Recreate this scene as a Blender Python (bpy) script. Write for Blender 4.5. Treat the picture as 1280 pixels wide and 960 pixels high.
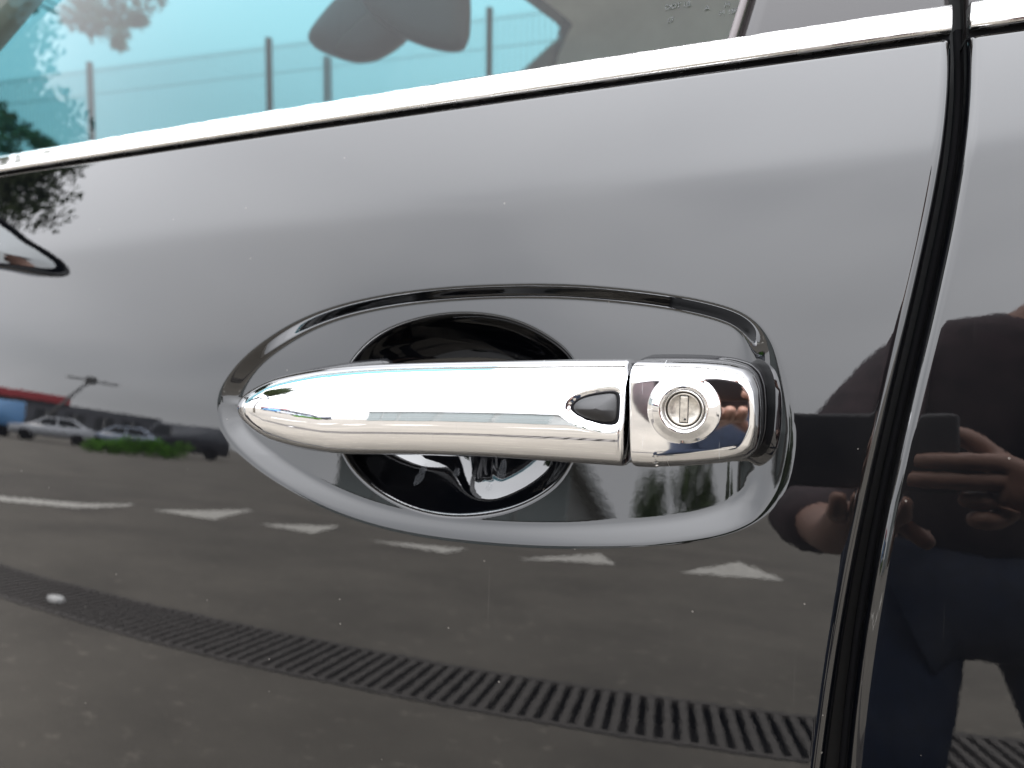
import bpy, bmesh, math, random
import numpy as np
from mathutils import Vector, Matrix

for o in list(bpy.data.objects):
    bpy.data.objects.remove(o)
S = bpy.context.scene
COL = S.collection
rad = math.radians

# ------------------------------------------------------------------ camera
F = 967.0                      # focal length in pixels of the 1280 px wide photograph
CAM = np.array([0.0, -0.345, 1.02])
YAW, PITCH, ROLL = 20.0, -5.0, 0.6
cam_d = bpy.data.cameras.new('camera')
cam = bpy.data.objects.new('camera', cam_d)
COL.objects.link(cam)
cam.location = CAM
ROT = (Matrix.Rotation(rad(YAW), 3, 'Z') @ Matrix.Rotation(rad(90 + PITCH), 3, 'X') @ Matrix.Rotation(rad(ROLL), 3, 'Z'))
cam.rotation_euler = ROT.to_euler()
cam_d.sensor_width = 36
cam_d.lens = F / 1280 * 36
cam_d.clip_start = 0.01
cam_d.clip_end = 3000
cam_d.dof.use_dof = True
cam_d.dof.focus_distance = 0.335
cam_d.dof.aperture_fstop = 9.5
S.camera = cam

# ------------------------------------------------------------------ world, sun, exposure
SUN_EL, SUN_AZ = 62.0, -25.0           # azimuth measured from +Y towards +X (behind the car)
W = bpy.data.worlds.new('World')
S.world = W
W.use_nodes = True
nt = W.node_tree
nt.nodes.clear()
def N(tree, typ, **kw):
    n = tree.nodes.new(typ)
    for k, v in kw.items():
        if k == 'inp':
            for a, b in v.items():
                n.inputs[a].default_value = b
        else:
            setattr(n, k, v)
    return n
def math_n(tree, op, a, b=None, c=None):
    n = tree.nodes.new('ShaderNodeMath'); n.operation = op
    for i, v in enumerate((a, b, c)):
        if v is None: continue
        if isinstance(v, (int, float)): n.inputs[i].default_value = v
        else: tree.links.new(v, n.inputs[i])
    return n.outputs[0]
sky = N(nt, 'ShaderNodeTexSky', sky_type='NISHITA', sun_disc=False, sun_elevation=rad(SUN_EL), sun_rotation=rad(SUN_AZ),
        altitude=150, air_density=1.0, dust_density=2.0, ozone_density=1.5)
tc = N(nt, 'ShaderNodeTexCoord')
sp = N(nt, 'ShaderNodeSeparateXYZ'); nt.links.new(tc.outputs['Generated'], sp.inputs[0])
zc = math_n(nt, 'MAXIMUM', sp.outputs[2], 0.0)
den = math_n(nt, 'ADD', zc, 0.22)
cx = math_n(nt, 'DIVIDE', sp.outputs[0], den); cy = math_n(nt, 'DIVIDE', sp.outputs[1], den)
cb = N(nt, 'ShaderNodeCombineXYZ'); nt.links.new(cx, cb.inputs[0]); nt.links.new(cy, cb.inputs[1])
cb.inputs[2].default_value = 5.2
n1 = N(nt, 'ShaderNodeTexNoise', inp={'Scale': 0.8, 'Detail': 3.0, 'Roughness': 0.42, 'Distortion': 0.3}); nt.links.new(cb.outputs[0], n1.inputs['Vector'])
n2 = N(nt, 'ShaderNodeTexNoise', inp={'Scale': 0.6, 'Detail': 2.0, 'Roughness': 0.45}); nt.links.new(cb.outputs[0], n2.inputs['Vector'])
cov = N(nt, 'ShaderNodeMapRange', interpolation_type='SMOOTHSTEP', inp={'From Min': 0.36, 'From Max': 0.56, 'To Min': 0.86, 'To Max': 1.0})
nt.links.new(n1.outputs['Fac'], cov.inputs['Value'])
shade = N(nt, 'ShaderNodeMapRange', inp={'From Min': 0.32, 'From Max': 0.68, 'To Min': 0.87, 'To Max': 1.13}); nt.links.new(n2.outputs['Fac'], shade.inputs['Value'])
elev = math_n(nt, 'ADD', math_n(nt, 'MULTIPLY', math_n(nt, 'MULTIPLY', zc, zc), 1.9), 0.76)     # overcast sky: brighter towards the zenith
cl = math_n(nt, 'MULTIPLY', shade.outputs[0], elev)
cl = math_n(nt, 'MULTIPLY', cl, 15.5)
ccol = N(nt, 'ShaderNodeCombineColor')
nt.links.new(cl, ccol.inputs[0]); nt.links.new(math_n(nt, 'MULTIPLY', cl, 1.015), ccol.inputs[1]); nt.links.new(math_n(nt, 'MULTIPLY', cl, 1.06), ccol.inputs[2])
mx = N(nt, 'ShaderNodeMix', data_type='RGBA')
nt.links.new(cov.outputs[0], mx.inputs[0]); nt.links.new(sky.outputs[0], mx.inputs[6]); nt.links.new(ccol.outputs[0], mx.inputs[7])
bg = N(nt, 'ShaderNodeBackground', inp={'Strength': 0.1})
nt.links.new(mx.outputs[2], bg.inputs[0])
wo = N(nt, 'ShaderNodeOutputWorld'); nt.links.new(bg.outputs[0], wo.inputs[0])

sun_d = bpy.data.lights.new('sun', 'SUN')
sun_d.energy = 0.8
sun_d.angle = rad(14)
sun_d.color = (1.0, 0.95, 0.88)
sun = bpy.data.objects.new('sun', sun_d)
COL.objects.link(sun)
sd = Vector((math.cos(rad(SUN_EL)) * math.sin(rad(SUN_AZ)), math.cos(rad(SUN_EL)) * math.cos(rad(SUN_AZ)), math.sin(rad(SUN_EL))))
sun.rotation_euler = sd.to_track_quat('Z', 'Y').to_euler()

S.view_settings.view_transform = 'Standard'
S.view_settings.look = 'None'
S.view_settings.gamma = 1.0
S.view_settings.use_curve_mapping = False
S.view_settings.exposure = 1.2
S.render.engine = 'CYCLES'
S.cycles.max_bounces = 10
S.cycles.transparent_max_bounces = 12
S.cycles.caustics_reflective = False
S.cycles.caustics_refractive = False
S.cycles.use_denoising = True
S.cycles.sample_clamp_indirect = 8

# ------------------------------------------------------------------ materials
def new_mat(name):
    m = bpy.data.materials.new(name); m.use_nodes = True
    t = m.node_tree
    return m, t, t.nodes['Principled BSDF'], t.nodes['Material Output']
def bump(t, p, scale, strength, dist=0.001, detail=3, rough=0.5, coord='Object', stretch=None):
    c = N(t, 'ShaderNodeTexCoord')
    v = c.outputs[coord]
    if stretch:
        mp = N(t, 'ShaderNodeMapping'); mp.inputs['Scale'].default_value = stretch
        t.links.new(v, mp.inputs[0]); v = mp.outputs[0]
    nz = N(t, 'ShaderNodeTexNoise', inp={'Scale': scale, 'Detail': detail, 'Roughness': rough}); t.links.new(v, nz.inputs['Vector'])
    b = N(t, 'ShaderNodeBump', inp={'Strength': strength, 'Distance': dist}); t.links.new(nz.outputs['Fac'], b.inputs['Height'])
    t.links.new(b.outputs[0], p.inputs['Normal'])
    return nz, b
def simple(name, col, rough=0.5, metal=0.0, ior=1.5, noise=None, bmp=None, coat=0.0):
    m, t, p, o = new_mat(name)
    p.inputs['Base Color'].default_value = (*col, 1); p.inputs['Roughness'].default_value = rough
    p.inputs['Metallic'].default_value = metal; p.inputs['IOR'].default_value = ior
    p.inputs['Coat Weight'].default_value = coat
    if noise:
        sc, lo, hi = noise
        c = N(t, 'ShaderNodeTexCoord')
        nz = N(t, 'ShaderNodeTexNoise', inp={'Scale': sc, 'Detail': 6.0, 'Roughness': 0.6}); t.links.new(c.outputs['Object'], nz.inputs['Vector'])
        r = N(t, 'ShaderNodeMapRange', inp={'From Min': 0.3, 'From Max': 0.7, 'To Min': lo, 'To Max': hi}); t.links.new(nz.outputs['Fac'], r.inputs['Value'])
        mm = N(t, 'ShaderNodeMix', data_type='RGBA', blend_type='MULTIPLY'); mm.inputs[0].default_value = 1
        mm.inputs[6].default_value = (*col, 1); t.links.new(r.outputs[0], mm.inputs[7])
        t.links.new(mm.outputs[2], p.inputs['Base Color'])
    if bmp:
        bump(t, p, *bmp)
    return m

def paint_mat():
    m, t, p, o = new_mat('black_car_paint')
    p.inputs['Base Color'].default_value = (0.0012, 0.0014, 0.002, 1)
    p.inputs['Roughness'].default_value = 0.012
    p.inputs['IOR'].default_value = 1.74
    c = N(t, 'ShaderNodeTexCoord')
    # fine orange peel and a very slow sheet-metal wave
    nz = N(t, 'ShaderNodeTexNoise', inp={'Scale': 240.0, 'Detail': 2.0, 'Roughness': 0.5}); t.links.new(c.outputs['Object'], nz.inputs['Vector'])
    b = N(t, 'ShaderNodeBump', inp={'Strength': 0.05, 'Distance': 0.0001}); t.links.new(nz.outputs['Fac'], b.inputs['Height'])
    nw = N(t, 'ShaderNodeTexNoise', inp={'Scale': 16.0, 'Detail': 1.0, 'Roughness': 0.4}); t.links.new(c.outputs['Object'], nw.inputs['Vector'])
    b2 = N(t, 'ShaderNodeBump', inp={'Strength': 0.1, 'Distance': 0.0006}); t.links.new(nw.outputs['Fac'], b2.inputs['Height'])
    t.links.new(b.outputs[0], b2.inputs['Normal'])
    t.links.new(b2.outputs[0], p.inputs['Normal'])
    # thin road film and dust specks
    dn = N(t, 'ShaderNodeTexNoise', inp={'Scale': 9.0, 'Detail': 5.0, 'Roughness': 0.65}); t.links.new(c.outputs['Object'], dn.inputs['Vector'])
    vo = N(t, 'ShaderNodeTexVoronoi', inp={'Scale': 110.0, 'Randomness': 1.0}); t.links.new(c.outputs['Object'], vo.inputs['Vector'])
    spk = math_n(t, 'LESS_THAN', vo.outputs['Distance'], 0.055)
    sel = N(t, 'ShaderNodeSeparateColor'); t.links.new(vo.outputs['Color'], sel.inputs[0])
    spk = math_n(t, 'MULTIPLY', spk, math_n(t, 'GREATER_THAN', sel.outputs[0], 0.86))
    film = N(t, 'ShaderNodeMapRange', inp={'From Min': 0.42, 'From Max': 0.75, 'To Min': 0.0, 'To Max': 0.008}); t.links.new(dn.outputs['Fac'], film.inputs['Value'])
    fac = math_n(t, 'ADD', film.outputs[0], math_n(t, 'MULTIPLY', spk, 0.2))
    hair = None
    for ang, off, (sx, sz) in ((70, 0.0, (900, 9)), (-35, 4.3, (1100, 14)), (12, 9.1, (700, 7))):
        mp = N(t, 'ShaderNodeMapping'); mp.inputs['Rotation'].default_value = (0, rad(ang), 0); mp.inputs['Scale'].default_value = (sx, 1, sz); mp.inputs['Location'].default_value = (off, off, off)
        t.links.new(c.outputs['Object'], mp.inputs[0])
        w = N(t, 'ShaderNodeTexNoise', inp={'Scale': 1.0, 'Detail': 1.0}); t.links.new(mp.outputs[0], w.inputs['Vector'])
        gq = N(t, 'ShaderNodeMapRange', inp={'From Min': 0.77, 'From Max': 0.84, 'To Min': 0.0, 'To Max': 0.018}); t.links.new(w.outputs['Fac'], gq.inputs['Value'])
        hair = gq.outputs[0] if hair is None else math_n(t, 'MAXIMUM', hair, gq.outputs[0])
    fac = math_n(t, 'ADD', fac, hair)
    df = N(t, 'ShaderNodeBsdfDiffuse', inp={'Color': (0.42, 0.39, 0.35, 1)})
    ms = N(t, 'ShaderNodeMixShader'); t.links.new(fac, ms.inputs[0]); t.links.new(p.outputs[0], ms.inputs[1]); t.links.new(df.outputs[0], ms.inputs[2])
    t.links.new(ms.outputs[0], o.inputs[0])
    return m
PAINT = paint_mat()

def chrome_mat(name, col=(0.86, 0.86, 0.87), rough=0.02, scratch=0.0):
    m, t, p, o = new_mat(name)
    p.inputs['Base Color'].default_value = (*col, 1); p.inputs['Metallic'].default_value = 1
    c = N(t, 'ShaderNodeTexCoord')
    nz = N(t, 'ShaderNodeTexNoise', inp={'Scale': 70.0, 'Detail': 4.0, 'Roughness': 0.6}); t.links.new(c.outputs['Object'], nz.inputs['Vector'])
    r = N(t, 'ShaderNodeMapRange', inp={'From Min': 0.4, 'From Max': 0.8, 'To Min': rough, 'To Max': rough * 4.5}); t.links.new(nz.outputs['Fac'], r.inputs['Value'])
    t.links.new(r.outputs[0], p.inputs['Roughness'])
    nb = N(t, 'ShaderNodeTexNoise', inp={'Scale': 90.0, 'Detail': 1.0}); t.links.new(c.outputs['Object'], nb.inputs['Vector'])
    b = N(t, 'ShaderNodeBump', inp={'Strength': 0.08, 'Distance': 0.0003}); t.links.new(nb.outputs['Fac'], b.inputs['Height'])
    t.links.new(b.outputs[0], p.inputs['Normal'])
    if scratch:
        fac = None
        for ang, sc, off in ((28, 1.0, 0.0), (-50, 1.0, 3.1), (12, 1.0, 7.7)):
            mp = N(t, 'ShaderNodeMapping'); mp.inputs['Rotation'].default_value = (0, rad(ang), 0); mp.inputs['Scale'].default_value = (1400, 1, 55); mp.inputs['Location'].default_value = (off, off, off)
            t.links.new(c.outputs['Object'], mp.inputs[0])
            w = N(t, 'ShaderNodeTexNoise', inp={'Scale': 1.0, 'Detail': 1.5, 'Roughness': 0.5}); t.links.new(mp.outputs[0], w.inputs['Vector'])
            g = N(t, 'ShaderNodeMapRange', inp={'From Min': 0.72, 'From Max': 0.80, 'To Min': 0.0, 'To Max': 1.0}); t.links.new(w.outputs['Fac'], g.inputs['Value'])
            fac = g.outputs[0] if fac is None else math_n(t, 'MAXIMUM', fac, g.outputs[0])
        df = N(t, 'ShaderNodeBsdfDiffuse', inp={'Color': (0.6, 0.6, 0.6, 1)})
        ms = N(t, 'ShaderNodeMixShader'); t.links.new(math_n(t, 'MULTIPLY', fac, scratch), ms.inputs[0]); t.links.new(p.outputs[0], ms.inputs[1]); t.links.new(df.outputs[0], ms.inputs[2])
        t.links.new(ms.outputs[0], o.inputs[0])
    return m
CHROME = chrome_mat('handle_chrome', scratch=0.22)
CHROME_CAP = chrome_mat('cap_chrome', scratch=0.6)
TRIM = chrome_mat('trim_chrome', (0.80, 0.79, 0.775), 0.13)
RUBBER = simple('black_rubber', (0.007, 0.007, 0.008), 0.8, ior=1.2, bmp=(900, 0.15, 0.0003))
SOFTBLACK = simple('matt_black_plastic', (0.012, 0.012, 0.013), 0.5, bmp=(1500, 0.2, 0.0002))
BUTTON = simple('button_rubber', (0.012, 0.0115, 0.012), 0.42, bmp=(2600, 0.35, 0.0002, 4))
LOCKMETAL = simple('worn_lock_metal', (0.58, 0.54, 0.48), 0.33, 0.85, noise=(420, 0.62, 1.15), bmp=(900, 0.35, 0.0003, 5))
GASKET = simple('gasket_black', (0.008, 0.008, 0.009), 0.25)
HEADLINER = simple('headliner_grey', (0.70, 0.72, 0.69), 0.95, noise=(14, 0.9, 1.06))
PILLARTRIM = simple('pillar_gloss_black', (0.014, 0.012, 0.012), 0.16, ior=1.48, bmp=(500, 0.05, 0.0002))
INNERTRIM = simple('inner_trim_grey', (0.56, 0.57, 0.55), 0.8)
MIRRORBACK = simple('mirror_housing', (0.03, 0.032, 0.032), 0.6)
PRINT = simple('glass_print', (0.02, 0.025, 0.025), 0.6)

def glass_mat(name, tint, refl_rough=0.01, ior=0.018):
    m, t, p, o = new_mat(name)
    t.nodes.remove(p)
    tr = N(t, 'ShaderNodeBsdfTransparent', inp={'Color': (*tint, 1)})
    gl = N(t, 'ShaderNodeBsdfGlossy', inp={'Roughness': refl_rough, 'Color': (1, 1, 1, 1)})
    lw = N(t, 'ShaderNodeLayerWeight', inp={'Blend': 0.5})
    fac = math_n(t, 'ADD', math_n(t, 'MULTIPLY', math_n(t, 'POWER', lw.outputs['Facing'], 5.0), 0.9), ior)
    ms = N(t, 'ShaderNodeMixShader'); t.links.new(fac, ms.inputs[0]); t.links.new(tr.outputs[0], ms.inputs[1]); t.links.new(gl.outputs[0], ms.inputs[2])
    t.links.new(ms.outputs[0], o.inputs[0])
    return m
SIDEGLASS = glass_mat('side_glass', (0.74, 0.83, 0.80))
WINDSHIELD = glass_mat('tinted_windscreen', (0.088, 0.205, 0.235), ior=0.012)

def asphalt():
    m, t, p, o = new_mat('worn_asphalt')
    c = N(t, 'ShaderNodeTexCoord')
    big = N(t, 'ShaderNodeTexNoise', inp={'Scale': 0.9, 'Detail': 8.0, 'Roughness': 0.65}); t.links.new(c.outputs['Object'], big.inputs['Vector'])
    fine = N(t, 'ShaderNodeTexNoise', inp={'Scale': 130.0, 'Detail': 4.0, 'Roughness': 0.7}); t.links.new(c.outputs['Object'], fine.inputs['Vector'])
    vo = N(t, 'ShaderNodeTexVoronoi', inp={'Scale': 2.6}); t.links.new(c.outputs['Object'], vo.inputs['Vector'])
    vd = N(t, 'ShaderNodeTexNoise', inp={'Scale': 11.0, 'Detail': 5.0, 'Roughness': 0.7}); t.links.new(c.outputs['Object'], vd.inputs['Vector'])
    r1 = N(t, 'ShaderNodeMapRange', inp={'From Min': 0.3, 'From Max': 0.7, 'To Min': 0.7, 'To Max': 1.2}); t.links.new(big.outputs['Fac'], r1.inputs['Value'])
    r2 = N(t, 'ShaderNodeMapRange', inp={'From Min': 0.3, 'From Max': 0.7, 'To Min': 0.75, 'To Max': 1.25}); t.links.new(fine.outputs['Fac'], r2.inputs['Value'])
    r3 = N(t, 'ShaderNodeMapRange', inp={'From Min': 0.58, 'From Max': 0.70, 'To Min': 0.0, 'To Max': 0.75}); t.links.new(vd.outputs['Fac'], r3.inputs['Value'])
    k = math_n(t, 'ADD', math_n(t, 'MULTIPLY', r1.outputs[0], r2.outputs[0]), r3.outputs[0])
    cc = N(t, 'ShaderNodeMix', data_type='RGBA', blend_type='MULTIPLY'); cc.inputs[0].default_value = 1
    cc.inputs[6].default_value = (0.124, 0.110, 0.090, 1); t.links.new(k, cc.inputs[7])
    t.links.new(cc.outputs[2], p.inputs['Base Color'])
    p.inputs['Roughness'].default_value = 0.9
    b = N(t, 'ShaderNodeBump', inp={'Strength': 0.5, 'Distance': 0.004}); t.links.new(fine.outputs['Fac'], b.inputs['Height']); t.links.new(b.outputs[0], p.inputs['Normal'])
    return m
ASPHALT = asphalt()
ROADPAINT = simple('worn_road_paint', (0.62, 0.59, 0.53), 0.8, noise=(9, 0.6, 1.1))
IRON = simple('cast_iron', (0.075, 0.066, 0.058), 0.75, noise=(20, 0.7, 1.3))
DARKHOLE = simple('drain_dirt', (0.02, 0.018, 0.016), 0.95, noise=(8, 0.6, 1.4))

# ------------------------------------------------------------------ helpers
def link_mesh(name, verts, faces, mat, parent=None, smooth=True):
    me = bpy.data.meshes.new(name)
    me.from_pydata([tuple(v) for v in verts], [], [tuple(f) for f in faces])
    me.update()
    if smooth: me.polygons.foreach_set('use_smooth', [True] * len(me.polygons))
    o = bpy.data.objects.new(name, me); COL.objects.link(o)
    if mat: me.materials.append(mat)
    if parent: o.parent = parent
    return o
def grid_mesh(name, P, mat, parent=None, close_u=False, flip=False, smooth=True):
    """P: (nv, nu, 3) array -> quad grid."""
    nv, nu = P.shape[:2]
    idx = np.arange(nv * nu).reshape(nv, nu)
    if close_u: idx = np.concatenate([idx, idx[:, :1]], 1)
    q = np.stack([idx[:-1, :-1], idx[:-1, 1:], idx[1:, 1:], idx[1:, :-1]], -1).reshape(-1, 4)
    if flip: q = q[:, ::-1]
    me = bpy.data.meshes.new(name)
    me.vertices.add(nv * nu); me.vertices.foreach_set('co', P.reshape(-1).astype(np.float32))
    me.loops.add(q.size); me.loops.foreach_set('vertex_index', q.reshape(-1).astype(np.int32))
    me.polygons.add(len(q)); me.polygons.foreach_set('loop_start', (np.arange(len(q)) * 4).astype(np.int32))
    me.polygons.foreach_set('use_smooth', np.full(len(q), smooth))
    me.update(calc_edges=True); me.validate()
    if mat: me.materials.append(mat)
    o = bpy.data.objects.new(name, me); COL.objects.link(o)
    if parent: o.parent = parent
    return o
def bm_obj(name, bm, mat, parent=None, smooth=False):
    me = bpy.data.meshes.new(name); bm.to_mesh(me); bm.free()
    if smooth: me.polygons.foreach_set('use_smooth', [True] * len(me.polygons))
    if mat: me.materials.append(mat)
    o = bpy.data.objects.new(name, me); COL.objects.link(o)
    if parent: o.parent = parent
    return o
def empty(name, loc, rz=0):
    o = bpy.data.objects.new(name, None); COL.objects.link(o)
    o.location = loc; o.rotation_euler = (0, 0, rz); o.empty_display_size = 0.1
    return o
def tag(o, label=None, cat=None, group=None, kind=None):
    if label: o['label'] = label
    if cat: o['category'] = cat
    if group: o['group'] = group
    if kind: o['kind'] = kind
    return o
def add_box(bm, lo, hi, bev=0.0, mtx=None):
    lo = Vector(lo); hi = Vector(hi)
    r = bmesh.ops.create_cube(bm, size=1)
    vs = r['verts']
    for v in vs:
        v.co = Vector((lo[i] + (v.co[i] + 0.5) * (hi[i] - lo[i]) for i in range(3)))
    if bev:
        es = list({e for v in vs for e in v.link_edges})
        r2 = bmesh.ops.bevel(bm, geom=es, offset=bev, segments=2, affect='EDGES', profile=0.5)
        vs = [v for v in r2['verts']]
        vs = list({v for f in r2['faces'] for v in f.verts} | set(v for v in vs if v.is_valid))
    if mtx is not None:
        bmesh.ops.transform(bm, matrix=mtx, verts=vs)
def tube(name, pts, radii, mat, parent=None, seg=10, smooth=True):
    pts = [Vector(p) for p in pts]
    rows = []
    for i, p in enumerate(pts):
        d = (pts[min(i + 1, len(pts) - 1)] - pts[max(i - 1, 0)]).normalized()
        a = d.cross(Vector((0, 0, 1)) if abs(d.z) < 0.9 else Vector((1, 0, 0))).normalized(); b = d.cross(a)
        r = radii[i] if hasattr(radii, '__len__') else radii
        rows.append([p + (a * math.cos(2 * math.pi * k / seg) + b * math.sin(2 * math.pi * k / seg)) * r for k in range(seg)])
    vs = [v for row in rows for v in row]
    fs = []
    for i in range(len(rows) - 1):
        for k in range(seg):
            fs.append((i * seg + k, i * seg + (k + 1) % seg, (i + 1) * seg + (k + 1) % seg, (i + 1) * seg + k))
    fs.append(tuple(range(seg - 1, -1, -1))); fs.append(tuple((len(rows) - 1) * seg + k for k in range(seg)))
    return link_mesh(name, vs, fs, mat, parent, smooth)

R3 = np.array(ROT)
def ray(px, py):
    v = np.array([(px - 640) / F, -(py - 480) / F, -1.0])
    d = R3 @ v
    return d / np.linalg.norm(d)
def at_y(px, py, y):
    d = ray(px, py); return CAM + d * ((y - CAM[1]) / d[1])
def at_x(px, py, x):
    d = ray(px, py); return CAM + d * ((x - CAM[0]) / d[0])

# ------------------------------------------------------------------ the door skin as a function y(x, z); outside is -y
Z0, A0, KZ, KX = 0.96, 0.120, 1 / 1.7, 1 / 5.0
CREASE_D, CREASE_W = 0.115, 0.0030
crx = np.array([-2.0, 2.0]); crz = np.array([1.0, 1.0])
def base(x, z, crease=True):
    y = A0 * (z - Z0) + 0.5 * KZ * (z - Z0) ** 2 + 0.5 * KX * (x + 0.02) ** 2
    if crease:
        s = (z - np.interp(x, crx, crz)) / CREASE_W
        y = y + CREASE_D * CREASE_W * np.logaddexp(0, s)
    return y
def on_skin(px, py, off=0.0, n=12):
    y = 0.0
    for _ in range(n):
        p = at_y(px, py, y); y = float(base(p[0], p[2])) + off
    return at_y(px, py, y)
# feature line
cp = [at_y(px, py, 0.012) for px, py in ((-40, 318), (85, 304), (300, 277), (640, 240), (900, 214), (1190, 184), (1280, 176))]
cp = sorted([(p[0], p[2]) for p in cp])
sl0 = (cp[1][1] - cp[0][1]) / (cp[1][0] - cp[0][0]); sl1 = (cp[-1][1] - cp[-2][1]) / (cp[-1][0] - cp[-2][0])
crx = np.array([-1.2] + [c[0] for c in cp] + [1.2]); crz = np.array([cp[0][1] + sl0 * (-1.2 - cp[0][0])] + [c[1] for c in cp] + [cp[-1][1] + sl1 * (1.2 - cp[-1][0])])
crp = np.polyfit(crx[1:-1], crz[1:-1], 2); crx = np.linspace(-1.2, 1.2, 200)
lin = np.polyfit(crx[1:-1] * 0 + crx[1:-1], np.polyval(crp, crx[1:-1]), 1) if False else np.polyfit([c[0] for c in cp], [c[1] for c in cp], 1)
crz = np.polyval(lin, crx)

def refl(px, py, off=0.0):
    """where a pixel's ray goes after the door skin (no recess): point on the skin, direction"""
    p = on_skin(px, py); e = 1e-4
    nx = -(base(p[0] + e, p[2]) - base(p[0] - e, p[2])) / (2 * e); nz = -(base(p[0], p[2] + e) - base(p[0], p[2] - e)) / (2 * e)
    n = -np.array([nx, 1.0, nz]); n /= np.linalg.norm(n)
    d = ray(px, py); return p, d - 2 * d.dot(n) * n
def refl_ground(px, py, z=0.0):
    p, d = refl(px, py); return p + d * ((z - p[2]) / d[2])
def refl_y(px, py, y):
    p, d = refl(px, py); return p + d * ((y - p[1]) / d[1])

# beltline (top edge of the painted skin) and shut line between the doors
def fit(pts, deg, var=0):
    P = [on_skin(*q) for q in pts]
    return np.polyfit([p[0] for p in P], [p[2] for p in P], deg) if var == 0 else np.polyfit([p[2] for p in P], [p[0] for p in P], deg)
belt_c = fit([(0, 218), (160, 194), (320, 170), (480, 146), (640, 122), (900, 86), (1190, 46)], 2)
belt2_c = fit([(1215, 35), (1250, 29), (1280, 25)], 1)
def belt(x): return np.polyval(belt_c, np.clip(x, -0.6, 0.3)) + np.clip(x + 0.6, -9, 0) * 0.10
gapL_px = [(1191, 40), (1188, 100), (1178, 200), (1158, 320), (1128, 440), (1098, 560), (1073, 680), (1053, 800), (1034, 930), (1024, 1000)]
gapR_px = [(1211, 30), (1209, 100), (1201, 200), (1182, 320), (1153, 440), (1123, 560), (1099, 680), (1080, 800), (1064, 930), (1056, 1000)]
gL = sorted([(p[2], p[0]) for p in (on_skin(*q) for q in gapL_px)]); gR = sorted([(p[2], p[0]) for p in (on_skin(*q) for q in gapR_px)])
def curve(g):
    c = np.polyfit([a for a, b in g], [b for a, b in g], 4); lo, hi = g[0][0], g[-1][0]
    def fn(z):
        z = np.asarray(z, float); zz = np.clip(z, lo, hi)
        d = np.polyval(np.polyder(c), lo)
        return np.polyval(c, zz) + np.minimum(z - lo, 0) * d * np.exp(np.minimum(z - lo, 0) * 3.0) + np.maximum(z - hi, 0) * np.polyval(np.polyder(c), hi)
    return fn
gapL, gapR = curve(gL), curve(gR)

# ------------------------------------------------------------------ recess round the handle
def smooth_closed(pts, n=12):
    pts = np.array(pts); m = len(pts); out = []
    for i in range(m):
        p0, p1, p2, p3 = (pts[(i + k) % m] for k in (-1, 0, 1, 2))
        for t in np.linspace(0, 1, n, endpoint=False):
            out.append(0.5 * ((2 * p1) + (p2 - p0) * t + (2 * p0 - 5 * p1 + 4 * p2 - p3) * t * t + (3 * p1 - p0 - 3 * p2 + p3) * t ** 3))
    out = np.array(out)
    for _ in range(14):
        out = 0.5 * out + 0.25 * (np.roll(out, 1, 0) + np.roll(out, -1, 0))
    return out
def sdf(poly, X, Zc):
    """signed distance, positive inside; also the outward direction's x share"""
    shp = X.shape; p = np.stack([X.ravel(), Zc.ravel()], 1)
    a = poly; b = np.roll(poly, -1, 0); ab = b - a; L2 = (ab ** 2).sum(1)
    tv = np.roll(poly, -1, 0) - np.roll(poly, 1, 0); nv = np.abs(tv[:, 1]) / np.maximum(np.linalg.norm(tv, axis=1), 1e-12)
    D = np.empty(len(p)); NX = np.empty(len(p)); IN = np.zeros(len(p), bool)
    for s in range(0, len(p), 20000):
        q = p[s:s + 20000]
        ap = q[:, None, :] - a[None]
        t = np.clip((ap * ab[None]).sum(2) / L2[None], 0, 1)
        dv = ap - t[..., None] * ab[None]
        d2 = (dv ** 2).sum(2); k = d2.argmin(1); r = np.arange(len(q))
        D[s:s + 20000] = np.sqrt(d2[r, k])
        tk = t[r, k]; NX[s:s + 20000] = nv[k] * (1 - tk) + nv[(k + 1) % len(nv)] * tk
        zc_ = ((a[None, :, 1] > q[:, 1:2]) != (b[None, :, 1] > q[:, 1:2]))
        xi = a[None, :, 0] + (q[:, 1:2] - a[None, :, 1]) * ab[None, :, 0] / np.where(ab[None, :, 1] == 0, 1e-12, ab[None, :, 1])
        IN[s:s + 20000] = (np.sum(zc_ & (q[:, 0:1] < xi), 1) % 2) == 1
    return np.where(IN, D, -D).reshape(shp), NX.reshape(shp)
dish_px = [(271, 508), (282, 475), (316, 437), (378, 398), (455, 373), (560, 358), (690, 354), (800, 362), (880, 375), (935, 393),
           (968, 424), (988, 470), (999, 530), (997, 580), (980, 622), (945, 655), (880, 676), (780, 686), (650, 686), (520, 672), (420, 642), (335, 595), (285, 548)]
dish = smooth_closed([(p[0], p[2]) for p in (on_skin(*q, 0.002) for q in dish_px)], 20)
for _ in range(30): dish = 0.5 * dish + 0.25 * (np.roll(dish, 1, 0) + np.roll(dish, -1, 0))
cup_px = [(424, 512), (436, 462), (470, 421), (520, 398), (580, 389), (640, 396), (690, 419), (724, 452), (738, 512), (718, 580), (690, 614), (640, 638), (580, 645), (520, 634), (470, 607), (436, 568)]
cup = smooth_closed([(p[0], p[2]) for p in (on_skin(*q, 0.010) for q in cup_px)])
DZ = 0.5 * (dish[:, 1].min() + dish[:, 1].max())
u_ = np.linspace(0, 1, 400)
def trap(a, b):
    s = np.clip(u_ / a, 0, 1) * np.clip((1 - u_) / b, 0, 1); s = s * s * (3 - 2 * s); c = np.cumsum(s); return c / c[-1]
RAMP = trap(0.28, 0.4)
ct = np.linspace(0, 0.06, 600)
cu = np.clip(ct / 0.046, 0, 1); el = 0.030 * np.sqrt(np.maximum(1 - (1 - cu) ** 2, 0))
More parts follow.
